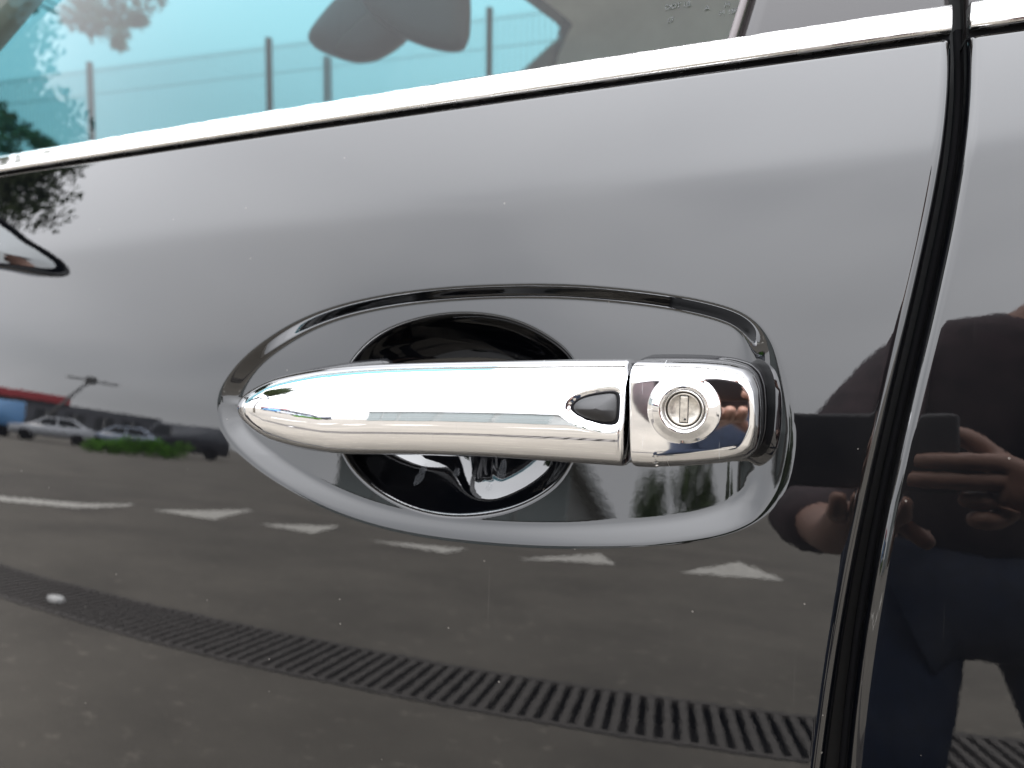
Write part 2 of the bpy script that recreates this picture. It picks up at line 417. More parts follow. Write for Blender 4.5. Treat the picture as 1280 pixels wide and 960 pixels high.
cs = np.clip(np.gradient(el, ct), 0, 3.0) * np.clip(ct / 0.0042, 0, 1)
kk = np.hanning(41); kk /= kk.sum(); cs = np.convolve(np.pad(cs, 20, mode='edge'), kk, 'valid')
cs = cs * np.clip(ct / 0.002, 0, 1)
CUPD = np.concatenate([[0], np.cumsum(0.5 * (cs[1:] + cs[:-1]) * np.diff(ct))])
def dish_H(x, z):
    e = np.clip((x + 0.026) / 0.028, 0, 1); return (1 - 0.72 * e * e * (3 - 2 * e)) * _dish_H(x, z)
def _dish_H(x, z): return 0.0052 + 0.012 * (z - DZ) - 0.8 * np.maximum(0, DZ - z) ** 2
def recess(X, Zc):
    d = np.zeros_like(X)
    m = (X > dish[:, 0].min() - 0.01) & (X < dish[:, 0].max() + 0.01) & (Zc > dish[:, 1].min() - 0.01) & (Zc < dish[:, 1].max() + 0.01)
    x, z = X[m], Zc[m]
    s, nx = sdf(dish, x, z)
    Wd = 0.0078 + 0.0120 * nx ** 3 + 0.0055 * (z < DZ) * np.clip((DZ - z) / 0.03, 0, 1)
    dd = dish_H(x, z) * np.interp(s / Wd, u_, RAMP)
    # soft bowl: the floor turns up a little towards the lower rim
    c, _ = sdf(cup, x, z)
    cxm = 0.5 * (cup[:, 0].min() + cup[:, 0].max()); ex = np.clip((x - cxm + 0.030) / 0.055, 0, 1); ez = np.clip((z - DZ + 0.010) / 0.035, 0, 1)
    ex = ex * ex * (3 - 2 * ex); ez = ez * ez * (3 - 2 * ez)
    dd = dd + np.where(c > 0, np.interp(c, ct, CUPD) * (1 + np.maximum(0.75 * (1 - ex), 1.0 * ez)), 0)   # deeper towards its front and upper side
    d[m] = dd
    return d
def floor_y(x, z): return float(base(x, z)) + float(dish_H(x, z))

# ------------------------------------------------------------------ the car
car = empty('car', (0, 0, 0))
tag(car, 'glossy black car with chrome door handle, chrome window strip and tinted windscreen', 'car')

def door_skin(name, parent, xs, zs, edge, side, belt_fn, x0, with_recess):
    """grid skin, warped so the last column follows the shut line and the last row follows the beltline"""
    X, Zg = np.meshgrid(xs, zs)
    xe, ze, zb = xs[-1] if side > 0 else xs[0], zs[-1], 0.9
    Xw = X.copy(); Zw = Zg.copy()
    for _ in range(3):
        Zw = np.where(Zg > zb, zb + (Zg - zb) * (belt_fn(Xw) - zb) / (ze - zb), Zg)
        g = edge(Zw)
        t = np.clip((X - x0) / (xe - x0), 0, 1)
        Xw = np.where(t > 0, x0 + t * (g - x0), X)
    de = side * (edge(Zw) - Xw)
    Y = base(Xw, Zw)
    if with_recess: Y = Y + recess(Xw, Zw)
    r = 0.0045
    k = np.clip(r - de, 0, r); Y = Y + (r - np.sqrt(np.maximum(r * r - k * k, 0)))
    r = 0.0022
    k = np.clip(r - (belt_fn(Xw) - Zw), 0, r); Y = Y + (r - np.sqrt(np.maximum(r * r - k * k, 0)))
    P = np.stack([Xw, Y, Zw], -1)
    ex = P[:, -1:, :] if side > 0 else P[:, :1, :]
    ex = ex + np.array([-side * 0.0006, 0.018, 0]); P = np.concatenate([P, ex], 1) if side > 0 else np.concatenate([ex, P], 1)
    top = P[-1:, :, :] + np.array([0, 0.012, -0.0005]); P = np.concatenate([P, top], 0)
    return grid_mesh(name, P, PAINT, parent)
def cat(*a): return np.unique(np.round(np.concatenate(a), 6))
eR = 0.045
fine_e = eR - np.array([0.0, 0.0001, 0.0003, 0.0006, 0.001, 0.0015, 0.002, 0.0026, 0.0033, 0.0041, 0.005, 0.0065, 0.0085, 0.011])
xs = cat(np.linspace(-1.05, -0.40, 40), np.linspace(-0.40, dish[:, 0].min() - 0.006, 60), np.arange(dish[:, 0].min() - 0.005, dish[:, 0].max() + 0.006, 0.00065), np.linspace(dish[:, 0].max() + 0.008, eR - 0.012, 14), fine_e)
eZ = float(belt(-0.05))
zs = cat(np.linspace(0.34, 0.78, 30), np.linspace(0.78, dish[:, 1].min() - 0.006, 40), np.arange(dish[:, 1].min() - 0.005, dish[:, 1].max() + 0.006, 0.00065),
         np.arange(dish[:, 1].max() + 0.007, eZ - 0.004, 0.0011), eZ - np.array([0.0, 0.00006, 0.0002, 0.0005, 0.0008, 0.0012, 0.0017, 0.0022, 0.003]))
front_door = door_skin('front_door', car, xs, zs, gapL, 1, belt, -0.35, True)
eL = float(gapR(1.0))
xs2 = cat(eL + np.array([0.0, 0.0001, 0.0003, 0.0006, 0.001, 0.0015, 0.002, 0.0026, 0.0033, 0.0041, 0.005, 0.0065, 0.0085, 0.011]), np.linspace(eL + 0.014, 0.4, 60), np.linspace(0.4, 0.95, 25))
zs2 = cat(np.linspace(0.34, 0.78, 30), np.linspace(0.78, eZ - 0.006, 150), eZ - np.array([0.0, 0.00006, 0.0002, 0.0005, 0.0008, 0.0012, 0.0017, 0.0022, 0.003, 0.0045]))
def rear_skin():
    X, Zg = np.meshgrid(xs2, zs2); zb = 0.9
    Zw = np.where(Zg > zb, zb + (Zg - zb) * (belt(X) - zb) / (zs2[-1] - zb), Zg)
    g = gapR(Zw); t = np.clip((0.4 - X) / (0.4 - eL), 0, 1); Xw = np.where(t > 0, 0.4 + t * (g - 0.4), X)
    de = Xw - gapR(Zw); Y = base(Xw, Zw) + 0.0004
    r = 0.0045; k = np.clip(r - de, 0, r); Y = Y + (r - np.sqrt(np.maximum(r * r - k * k, 0)))
    r = 0.0022; k = np.clip(r - (belt(Xw) - Zw), 0, r); Y = Y + (r - np.sqrt(np.maximum(r * r - k * k, 0)))
    P = np.stack([Xw, Y, Zw], -1)
    P = np.concatenate([P[:, :1, :] + np.array([0.0006, 0.018, 0]), P], 1)
    return np.concatenate([P, P[-1:, :, :] + np.array([0, 0.012, -0.0005])], 0)
rear_door = grid_mesh('rear_door', rear_skin(), PAINT, car)
front_door['label'] = 'glossy black front door skin with an oval handle recess'
rear_door['label'] = 'glossy black rear door skin beyond the shut line'

# jamb behind the gap, with two rubber seals following the shut line
zz = np.linspace(0.34, 1.62, 60)
gm = np.minimum(0.5 * (gapL(zz) + gapR(zz)), 0.06)
by = base(gm, np.minimum(zz, 1.16)) + np.maximum(zz - 1.16, 0) * 0.36
jamb = np.stack([np.stack([gm + dx, by + 0.042 + abs(dx) * 0.1, zz], -1) for dx in (-0.05, -0.02, 0.0, 0.02, 0.05)], 1)
grid_mesh('door_jamb', jamb, SOFTBLACK, car)
def follow_tube(name, fn, dx, dy, r, z0, z1, mat, parent):
    z = np.linspace(z0, z1, 50); x = fn(z) + dx; y = base(fn(z), z) + dy
    return tube(name, np.stack([x, y, z], 1), r, mat, parent, 8)
follow_tube('door_seal', gapL, 0.0006, 0.020, 0.0020, 0.40, 1.15, RUBBER, front_door)
follow_tube('door_seal', gapR, 0.0, 0.022, 0.0018, 0.40, 1.15, RUBBER, rear_door)

# ---- chrome window strip, rubber under it, glass, pillar applique
def strip_section(xv, zlow, h, parent, name, mat, y_off=-0.001, lean=0.30, bulge=0.0022):
    rows = []
    a = np.linspace(0, 1, 15)
    for x, zl in zip(xv, zlow):
        yb = float(base(x, belt(x))) + y_off
        zz_ = zl + h * a
        yy = yb + lean * h * a - bulge * np.sqrt(np.maximum(1 - (2 * a - 1) ** 4, 0))
        back = [(x, yb + 0.010 + lean * h, zl + h), (x, yb + 0.010, zl)]
        rows.append([(x, y, z) for y, z in zip(yy, zz_)] + back)
    P = np.array(rows)
    o = grid_mesh(name, P, mat, parent, close_u=True)
    bm = bmesh.new(); bm.from_mesh(o.data); bmesh.ops.holes_fill(bm, edges=[e for e in bm.edges if e.is_boundary], sides=0); bmesh.ops.recalc_face_normals(bm, faces=bm.faces); bm.to_mesh(o.data); bm.free()
    return o
GAPZ = 0.0016
HS = 0.0125
xe1 = float(gapL(belt(0.03))) - 0.0006; xb1 = float(gapR(belt(0.04))) + 0.0006
xv = np.linspace(-1.05, xe1, 90)
strip_section(xv, belt(xv) + GAPZ, HS, front_door, 'chrome_strip', TRIM)
xv2 = np.linspace(xb1, 0.95, 60)
strip_section(xv2, belt(xv2) + GAPZ, HS, rear_door, 'chrome_strip', TRIM)
for xv_, par in ((xv, front_door), (xv2, rear_door)):
    rows = []
    for x in xv_:
        yb = float(base(x, belt(x))); zb = float(belt(x))
        rows.append([(x, yb + 0.0035, zb - 0.004), (x, yb + 0.0026, zb + 0.0012), (x, yb + 0.004, zb + 0.004), (x, yb + 0.012, zb + 0.004)])
    grid_mesh('weatherstrip', np.array(rows), RUBBER, par)

GL = 0.30            # lean of the glass inwards per metre of height
def glass_pt(x, dz, off=0.0):
    zb = float(belt(x)) + GAPZ + HS
    return (x, float(base(x, float(belt(x)))) + 0.009 + GL * dz + 0.06 * dz * dz + off, zb + dz)
def glass_hit(px, py, off=0.0):
    y = 0.03
    for _ in range(14):
        p = at_y(px, py, y); zb = float(belt(p[0])) + GAPZ + HS
        dz = p[2] - zb; y = float(base(p[0], float(belt(p[0])))) + 0.009 + GL * dz + 0.06 * dz * dz + off
    return at_y(px, py, y)
pa = glass_hit(926, 38); pb = glass_hit(938, 0)         # edge between glass and pillar applique
def pil_x(z): return pa[0] + (z - pa[2]) * (pb[0] - pa[0]) / (pb[2] - pa[2])
rows = []; rowsp = []
for dz in np.concatenate([np.linspace(-0.012, 0.05, 8), np.linspace(0.08, 0.40, 12)]):
    z = float(belt(pa[0])) + GAPZ + HS + dz
    xr = pil_x(z)
    rows.append([glass_pt(x, dz) for x in np.linspace(-0.95, xr, 30)])
    zr = z
    xe = float(np.minimum(gapL(min(zr, 1.16)), 0.06)) - 0.0008
    rowsp.append([(x, glass_pt(x, dz, -0.0035)[1], glass_pt(x, dz)[2]) for x in np.linspace(xr, xe, 10)])
grid_mesh('window_glass', np.array(rows), SIDEGLASS, front_door)
P = np.array(rowsp)
edge_in = P[:, :1, :] + np.array([0, 0.008, 0]); edge_out = P[:, -1:, :] + np.array([0, 0.02, 0])
grid_mesh('pillar_trim', np.concatenate([edge_in, P, edge_out], 1), PILLARTRIM, front_door)
ed = np.stack([P[:, 0, :] + np.array([-0.0042, -0.0002, 0]), P[:, 0, :] + np.array([-0.0038, -0.0016, 0]), P[:, 0, :] + np.array([-0.001, -0.0018, 0]), P[:, 0, :] + np.array([-0.0004, -0.0003, 0])], 1)
grid_mesh('glass_run_seal', ed, simple('run_channel', (0.10, 0.085, 0.085), 0.4), front_door)
rows = []
for dz in np.linspace(-0.012, 0.40, 12):
    z = float(belt(0.05)) + GAPZ + HS + dz; xl = float(np.minimum(gapR(min(z, 1.16)), 0.068)) + 0.001
    rows.append([(x, glass_pt(x, dz, -0.0035)[1], glass_pt(x, dz)[2]) for x in np.linspace(xl, 0.13, 6)])
P2 = np.array(rows); grid_mesh('pillar_trim', np.concatenate([P2[:, :1] + np.array([0, 0.02, 0]), P2], 1), PILLARTRIM, rear_door)
rows = [[glass_pt(x, dz) for x in np.linspace(0.131, 0.95, 10)] for dz in np.linspace(-0.012, 0.40, 10)]
grid_mesh('window_glass', np.array(rows), SIDEGLASS, rear_door)

# small print on the glass
def glass_text(txt, px, py, hpx, tilt=0.0):
    cu = bpy.data.curves.new('glass_print', 'FONT'); cu.body = txt; cu.align_x = 'CENTER'; cu.align_y = 'CENTER'
    p = glass_hit(px, py, -0.0006)
    cu.size = hpx * 1.35 * np.linalg.norm(p - CAM) / F
    cu.extrude = 0.00004
    tmp = bpy.data.objects.new('tmp', cu); COL.objects.link(tmp)
    dg = bpy.context.evaluated_depsgraph_get(); me = bpy.data.meshes.new_from_object(tmp.evaluated_get(dg))
    bpy.data.objects.remove(tmp)
    o = bpy.data.objects.new('glass_print', me); COL.objects.link(o); me.materials.clear(); me.materials.append(PRINT); o.parent = front_door
    u = Vector((1, 0, float(belt(p[0] + 0.01) - belt(p[0] - 0.01)) / 0.02)).normalized(); v = Vector((0, GL, 1)).normalized(); n = u.cross(v)
    o.matrix_world = Matrix.Translation(Vector(p)) @ Matrix(((u.x, v.x, n.x), (u.y, v.y, n.y), (u.z, v.z, n.z))).to_4x4()
    return o
for a in (('DOT 18', 847, 7, 6), ('17', 838, 25, 6), ('A', 884, 10, 6), ('M', 909, 6, 6), ('M 180', 911, 15, 6)):
    glass_text(*a)

# dried water runs in the finger cup
WATER, tW, pW, oW = new_mat('water_mark')
pW.inputs['Base Color'].default_value = (0.35, 0.37, 0.40, 1); pW.inputs['Roughness'].default_value = 0.25; pW.inputs['Alpha'].default_value = 0.08
def skin_full(x, z): return float(base(x, z)) + float(recess(np.array([[x]]), np.array([[z]]))[0, 0])
for px_, py_, w_, h_ in ((527, 592, 0.0022, 0.0050), (571, 590, 0.0022, 0.0020), (628, 588, 0.0026, 0.0055), (612, 606, 0.0020, 0.0026)):
    yv = 0.02
    for _ in range(25):
        pw = at_y(px_, py_, yv); yv = 0.5 * yv + 0.5 * skin_full(pw[0], pw[2])
    rows = []
    for t_ in (0.05, 0.45, 0.8, 1.0):
        row = []
        for a_ in np.linspace(0, 2 * np.pi, 20, endpoint=False):
            k_ = w_ * (1.15 if math.sin(a_) < 0 else 0.85); xx, zz_ = pw[0] + k_ * t_ * math.cos(a_), pw[2] + h_ * t_ * math.sin(a_)
            row.append((xx, skin_full(xx, zz_) - 0.0002 - 0.0004 * (1 - t_ * t_), zz_))
        rows.append(row)
    grid_mesh('water_mark', np.array(rows), WATER, front_door, close_u=True)

# ------------------------------------------------------------------ the handle
HY = -0.016                                            # silhouette depth used to turn outline pixels into positions
def pz(px, py, y): p = at_y(px, py, y); return p[0], p[2]
top_px = [(304, 507), (307, 496), (316, 487), (332, 478), (358, 469), (400, 461), (450, 456), (520, 453), (600, 451), (700, 449.5), (791, 449)]
bot_px = [(304, 507), (307, 520), (318, 533), (340, 546), (375, 557), (410, 563), (450, 566), (520, 567), (600, 569.5), (700, 575), (791, 581)]
def front_y(px):   # depth of the grip's front along its length (px only orders the stations)
    u = np.clip((np.asarray(px, float) - 303.8) / 230.0, 0, 1)
    return 0.002 - 0.0362 * (1 - (1 - u) ** 2.3) ** (1 / 2.3)
def cyl(px): return front_y(px)
def dense_open(pts, n=16):
    P = [np.array(p, float) for p in pts]; P = [2 * P[0] - P[1]] + P + [2 * P[-1] - P[-2]]; out = []
    for i in range(1, len(P) - 2):
        for t in np.linspace(0, 1, n, endpoint=False):
            p0, p1, p2, p3 = P[i - 1:i + 3]; out.append(0.5 * ((2 * p1) + (p2 - p0) * t + (2 * p0 - 5 * p1 + 4 * p2 - p3) * t * t + (3 * p1 - p0 - 3 * p2 + p3) * t ** 3))
    out.append(P[-2]); out = np.array(out)
    for _ in range(10): out[1:-1] = 0.5 * out[1:-1] + 0.25 * (out[2:] + out[:-2])
    return out
def sil_y(a): f = float(front_y(a)); return f + min(0.0175, 0.62 * (0.0055 - f))
prof_px = dense_open(top_px[::-1] + bot_px[1:])
prof_w = np.array([pz(a, b, sil_y(a)) for a, b in prof_px]); ti = int(prof_w[:, 0].argmin())
tx = prof_w[:ti + 1][::-1]; bx = prof_w[ti:]; tpx = prof_px[:ti + 1][::-1, 0]
XL, XR = tx[0, 0] + 0.00002, min(tx[-1, 0], bx[-1, 0])
from numpy import interp
def smooth_arr(v, k):
    for _ in range(k): v = np.concatenate([[v[0]], 0.25 * v[:-2] + 0.5 * v[1:-1] + 0.25 * v[2:], [v[-1]]])
    return v
ns = 420
tt = np.linspace(0, 1, ns) ** 2.0
GX = XL + (XR - XL) * tt
ptop = np.interp(GX, tx[:, 0], tx[:, 1]); pbot = np.interp(GX, bx[:, 0], bx[:, 1])
ptop = smooth_arr(ptop, 6); pbot = smooth_arr(pbot, 6)
pxs = np.interp(GX, tx[:, 0], tpx)
FY = smooth_arr(front_y(pxs), 4)
zc_g = 0.5 * (ptop + pbot); hz = np.maximum(0.5 * (ptop - pbot), 0.0002)
flo = np.array([floor_y(x, z) for x, z in zip(GX, zc_g)])
back = np.where(pxs < 440, flo - 0.0012, np.interp(pxs, [440, 470, 680, 735, 800], [0.004, -0.004, -0.006, 0.003, 0.003]))
back = smooth_arr(np.minimum(back, flo - 0.001), 10)
DF = np.minimum(0.0175, 0.62 * (flo - FY)); DF = np.maximum(DF, 0.0003)
back = np.maximum(back, FY + DF + 0.002)
NE = 2.35
TILT = 0.13 * np.clip((pxs - 304) / 120, 0, 1)
def grip_front(x, z, off=0.0):
    c = np.interp(x, GX, zc_g); h = np.interp(x, GX, hz); f = np.interp(x, GX, FY); b = np.interp(x, GX, back)
    zeta = np.clip(np.abs(z - c) / h, 0, 0.999)
    return f + np.interp(x, GX, DF) * (1 - (1 - zeta ** NE) ** (1 / NE)) + np.interp(x, GX, TILT) * (z - c) + off
ang = np.linspace(0, 2 * np.pi, 120, endpoint=False)
P = np.zeros((ns, 120, 3))
fr = 0.55
ca, sa = np.cos(ang), np.sin(ang)
zq = np.sign(sa) * np.abs(sa) ** (2 / NE)
for i in range(ns):
    df = DF[i]; dbk = back[i] - FY[i] - DF[i]; ym = FY[i] + df
    yq = np.where(ca > 0, -df * np.abs(ca) ** (2 / NE), dbk * np.abs(ca) ** (2 / 3.2))
    P[i, :, 0] = GX[i]; P[i, :, 1] = ym + yq + TILT[i] * hz[i] * zq * (ca > 0) * np.clip(np.abs(ca) * 3, 0, 1); P[i, :, 2] = zc_g[i] + hz[i] * zq
# dip round the button
btn_px = [(711, 510), (716, 502), (730, 495), (750, 491), (766, 490), (772, 495), (773, 511), (772, 526), (766, 531), (750, 530), (730, 524), (717, 517)]
btn = smooth_closed([pz(a, b, -0.0345) for a, b in btn_px], 8)
bc = btn.mean(0)
m = (P[:, :, 1] < -0.02) & (P[:, :, 0] > btn[:, 0].min() - 0.01)
sb, _ = sdf(btn, P[:, :, 0][m], P[:, :, 2][m])
yy = P[:, :, 1]; yy[m] = yy[m] + 0.0022 * np.interp(sb, [-0.0035, -0.0018, 0.0, 0.0018], [0, 0.1, 0.72, 1.0])
# round the end by the joint
endr = 0.0022
k = np.clip(endr - (XR - GX), 0, endr) / endr
shr = endr * (1 - np.sqrt(np.maximum(1 - k * k, 0)))
for i in range(ns):
    if shr[i] > 0:
        c = np.array([GX[i], 0.5 * (FY[i] + back[i]), zc_g[i]]); v = P[i] - c; l = np.linalg.norm(v, axis=1, keepdims=True)
        P[i] = c + v * (1 - shr[i] / np.maximum(l, 0.005))
tip = np.repeat(P[:1].mean(1, keepdims=True), 120, 1); end = np.repeat(P[-1:].mean(1, keepdims=True), 120, 1)
handle = grid_mesh('door_handle', np.concatenate([tip, P, end], 0), CHROME, car, close_u=True, flip=False)
bm = bmesh.new(); bm.from_mesh(handle.data); bmesh.ops.remove_doubles(bm, verts=bm.verts, dist=1e-7); bmesh.ops.recalc_face_normals(bm, faces=bm.faces); bm.to_mesh(handle.data); bm.free()
handle['label'] = 'chrome pull handle tapering to a rounded tip'

# button: rubber teardrop with a ridge, sitting in the dip
def button():
    c = bc; rows = []
    for t in (1.0, 0.94, 0.86, 0.72, 0.5, 0.25, 0.02):
        ring = c + (btn - c) * t * 0.93
        row = []
        for x, z in ring:
            y0 = grip_front(np.array(x), np.array(z)) + 0.0020
            hgt = {1.0: 0.0, 0.94: 0.0009, 0.86: 0.0014, 0.72: 0.0019, 0.5: 0.0024, 0.25: 0.0028, 0.02: 0.0029}[t]
            row.append((x, y0 - hgt, z))
        rows.append(row)
    return np.array(rows)
o = grid_mesh('request_button', button(), BUTTON, handle, close_u=True)
# ridge shape: sharpen along a horizontal crest
for v in o.data.vertices:
    x, y, z = v.co; q = (x - btn[:, 0].min()) / (btn[:, 0].max() - btn[:, 0].min())
    crest = max(0.0, 1 - abs(z - bc[1] + 0.0006) / 0.0058) * min(1, max(0, (1.02 - q) / 0.26)) * min(1, q / 0.2)
    v.co.y = y - 0.0016 * crest
seal = []
for off, dy in ((1.03, 0.0020), (1.02, 0.0010), (0.97, 0.0008), (0.90, 0.0016)):
    ring = bc + (btn - bc) * off * 0.97
    seal.append([(x, grip_front(np.array(x), np.array(z)) + dy, z) for x, z in ring])
grid_mesh('button_seal', np.array(seal), RUBBER, handle, close_u=True)

# lock cap: flat faced with a rounded far end and a raised collar round the lock
CY = -0.0330
cap_px = [(793.5, 449), (830, 449.5), (880, 451), (912, 454), (934, 460), (946, 471), (952, 488), (954, 515), (953, 545), (948, 563), (936, 574), (912, 579), (870, 581.5), (830, 582), (793.5, 582)]
capo = np.array([pz(a, b, -0.017) for a, b in cap_px])
shift = XR + 0.0007 - capo[:, 0].min()
lock = np.array(pz(853, 513, -0.034))
# dense outline with small corner radii
dense = []
for i in range(len(capo)):
    a, b = capo[i], capo[(i + 1) % len(capo)]
    for t in np.linspace(0, 1, 24, endpoint=False): dense.append(a + (b - a) * t)
dense = np.array(dense)
for _ in range(40): dense = 0.5 * dense + 0.25 * (np.roll(dense, 1, 0) + np.roll(dense, -1, 0))
xm = dense[:, 0].min(); dense[:, 0] += XR + 0.0008 - xm
th = np.linspace(0, 2 * np.pi, 240, endpoint=False)
da = np.arctan2(dense[:, 1] - lock[1], dense[:, 0] - lock[0]); dr = np.hypot(dense[:, 0] - lock[0], dense[:, 1] - lock[1])
od = np.argsort(da); Rout = np.interp(th, np.concatenate([da[od] - 2 * np.pi, da[od], da[od] + 2 * np.pi]), np.tile(dr[od], 3))
capring = np.stack([lock[0] + Rout * np.cos(th), lock[1] + Rout * np.sin(th)], 1)
RH = 0.0080                                             # lock bore radius
rt = np.concatenate([np.linspace(0, 0.6, 34), 1 - (1 - np.linspace(0.62, 1, 40)) ** 1.6 * (0.4 / 0.38 ** 1.6) * 0.97 ** 0]) if False else np.concatenate([np.linspace(0, 0.62, 40), np.linspace(0.635, 1, 46)])
Xc = np.zeros((len(rt), 240)); Zc_ = np.zeros_like(Xc)
for j, t in enumerate(rt):
    rr = RH + (Rout - RH) * t
    Xc[j] = lock[0] + rr * np.cos(th); Zc_[j] = lock[1] + rr * np.sin(th)
sc_, _ = sdf(capring, Xc, Zc_); sc_ = np.maximum(sc_, 0); sc_[-1] = 0
ED = 0.0105
dx_joint = Xc - (XR + 0.0008)
dep = 0.019
# the joint side stays nearly square: widen the distance there
sq = np.where(dx_joint < 0.012, np.minimum(np.abs(capring[:, 1].max() - 0.0 - Zc_), np.abs(Zc_ - capring[:, 1].min())), sc_)
sq = np.where(dx_joint < 0.012, np.maximum(sc_, np.minimum(sq, sc_ * 4.5)), sc_)
ED = np.where(np.abs(Zc_ - lock[1]) < 0.013, 0.0050, 0.0085)
tq = np.clip((Xc - lock[0]) / 0.012, 0, 1) * np.clip(1.6 - np.abs(Zc_ - lock[1]) / 0.011, 0, 1); ED = 0.0090 - 0.0042 * tq
q = np.clip(1 - sq / ED, 0, 1)
prof = 1 - np.sqrt(np.maximum(1 - q ** 2.4, 0))
rr = np.hypot(Xc - lock[0], Zc_ - lock[1])
coll = np.interp(rr, [RH, RH + 0.0006, RH + 0.0016, RH + 0.0045, RH + 0.0062], [0.0014, 0.0025, 0.0028, 0.0006, 0.0])
coll_s = coll
Yc = CY + 0.17 * (Xc - XR - 0.004) + dep * 0.62 * prof + 0.5 * (Zc_ - lock[1]) ** 2 / 0.35 + 0.5 * (Xc - lock[0]) ** 2 / 0.5 - coll_s + 0.0006
capP = np.stack([Xc, Yc, Zc_], -1)
bore = capP[:1] + np.array([0, 0.006, 0]); skirt = capP[-1:] + np.array([0, 0.010, 0]); skv = np.stack([lock[0] - skirt[0, :, 0], lock[1] - skirt[0, :, 2]], 1); skv /= np.linalg.norm(skv, axis=1, keepdims=True); skirt[0, :, 0] += 0.0018 * skv[:, 0]; skirt[0, :, 2] += 0.0018 * skv[:, 1]
cap = grid_mesh('lock_cap', np.concatenate([bore, capP, skirt], 0), CHROME_CAP, handle, close_u=True)
# gasket under the cap
cen = capring.mean(0)
rows = []
for gro, y in ((-0.001, -0.013), (0.0004, -0.012), (0.0007, -0.009), (0.0009, -0.003), (0.0012, None)):
    v = capring - cen; l = np.linalg.norm(v, axis=1, keepdims=True); rg = cen + v * (1 + gro / l)
    rg[:, 0] = np.maximum(rg[:, 0], XR + 0.0004)
    rows.append([(x, (floor_y(x, z) + 0.0006) if y is None else y + 0.17 * (x - XR) * (y < -0.005), z) for x, z in rg])
grid_mesh('cap_gasket', np.array(rows), GASKET, handle, close_u=True)
# gasket under the front end of the grip
gi = [i for i in range(0, ns, 3) if pxs[i] < 452]
upper = [(GX[i], ptop[i]) for i in gi]; lower = [(GX[i], pbot[i]) for i in gi][::-1]
loop = np.array(upper + lower[:-1]); cen2 = loop.mean(0)
nrm = []
for i in range(len(loop)):
    tg = loop[(i + 1) % len(loop)] - loop[i - 1]; n = np.array([-tg[1], tg[0]]); n /= np.linalg.norm(n) + 1e-9; nrm.append(n if n.dot(loop[i] - cen2) > 0 else -n)
nrm = np.array(nrm)
rows = []
for gro, y in ((-0.002, -0.0035), (0.0008, -0.0030), (0.0016, -0.0008), (0.002, 0.0006)):
    rg = loop + nrm * gro
    rows.append([(x, floor_y(x, z) + y, z) for x, z in rg])
grid_mesh('pivot_gasket', np.array(rows), GASKET, handle, close_u=True)

# lock cylinder
def lathe(name, prof, c, mat, parent, seg=64):
    th_ = np.linspace(0, 2 * np.pi, seg, endpoint=False)
    P = np.array([[(c[0] + r * math.cos(t), y, c[1] + r * math.sin(t)) for t in th_] for r, y in prof])
    return grid_mesh(name, P, mat, parent, close_u=True)
ly = CY + 0.17 * (lock[0] - XR - 0.004) - 0.0004
lathe('lock_sleeve', [(0.0081, ly + 0.004), (0.0080, ly - 0.0004), (0.0077, ly - 0.0010), (0.0073, ly - 0.0008), (0.0070, ly + 0.0006), (0.0069, ly + 0.004)], lock, simple('lock_sleeve_metal', (0.62, 0.60, 0.57), 0.22, 1.0, bmp=(500, 0.15, 0.0002)), handle)
lathe('lock_cylinder', [(0.0067, ly + 0.004), (0.0067, ly + 0.0006), (0.0065, ly + 0.0001), (0.0061, ly), (0.0058, ly + 0.0003), (0.003, ly + 0.0003), (0.00001, ly + 0.0003)], lock, LOCKMETAL, handle)
bm = bmesh.new()
add_box(bm, (lock[0] - 0.0014, ly - 0.0004, lock[1] - 0.0052), (lock[0] + 0.0016, ly + 0.003, lock[1] + 0.0052), 0.0002)
bm_obj('keyway_shutter', bm, LOCKMETAL, handle)
bm = bmesh.new()
for a, b in (((-0.0017, -0.0055), (-0.0014, 0.0055)), ((0.0016, -0.0055), (0.00185, 0.0055)), ((-0.0017, 0.0052), (0.00185, 0.0055)), ((-0.0017, -0.0055), (0.00185, -0.0052))):
    add_box(bm, (lock[0] + a[0], ly - 0.00005, lock[1] + a[1]), (lock[0] + b[0], ly + 0.002, lock[1] + b[1]))
add_box(bm, (lock[0] + 0.0002, ly - 0.00055, lock[1] - 0.0044), (lock[0] + 0.0011, ly + 0.002, lock[1] - 0.0036))
bm_obj('keyway_edge', bm, SOFTBLACK, handle)

# ------------------------------------------------------------------ upper body seen through the window
RX = -0.52
ws_top = [(-0.50, 0.22, 1.60), (-0.56, 0.50, 1.645), (-0.58, 0.90, 1.66), (-0.56, 1.25, 1.65)]
cnr = at_y(716, 42, 1.43)
def wtop(y): return np.interp(y, [0.18, 0.5, 0.9, 1.2, cnr[1]], [cnr[0] + 0.02, cnr[0] - 0.05, cnr[0] - 0.07, cnr[0] - 0.05, cnr[0]]), np.interp(y, [0.18, 0.5, 0.9, 1.2, cnr[1]], [cnr[2] - 0.03, cnr[2] - 0.005, cnr[2] + 0.005, cnr[2] + 0.004, cnr[2] - 0.004])
rows = []
for s in np.linspace(0, 1, 14):
    row = []
    for y in np.linspace(0.05, 1.62, 26):
        x, z = wtop(min(max(y, 0.18), cnr[1])); bow = 0.10 * (1 - ((y - 0.83) / 0.8) ** 2)
        x0_, z0_ = x + 0.06, z + 0.03
        x1_, z1_ = -1.35 - bow, 1.08
        row.append((x0_ + (x1_ - x0_) * s, y, z0_ + (z1_ - z0_) * s - 0.05 * s * (1 - s)))
    rows.append(row)
wind = grid_mesh('windscreen', np.array(rows), WINDSHIELD, car)
wind['label'] = 'teal tinted windscreen seen through the side window'
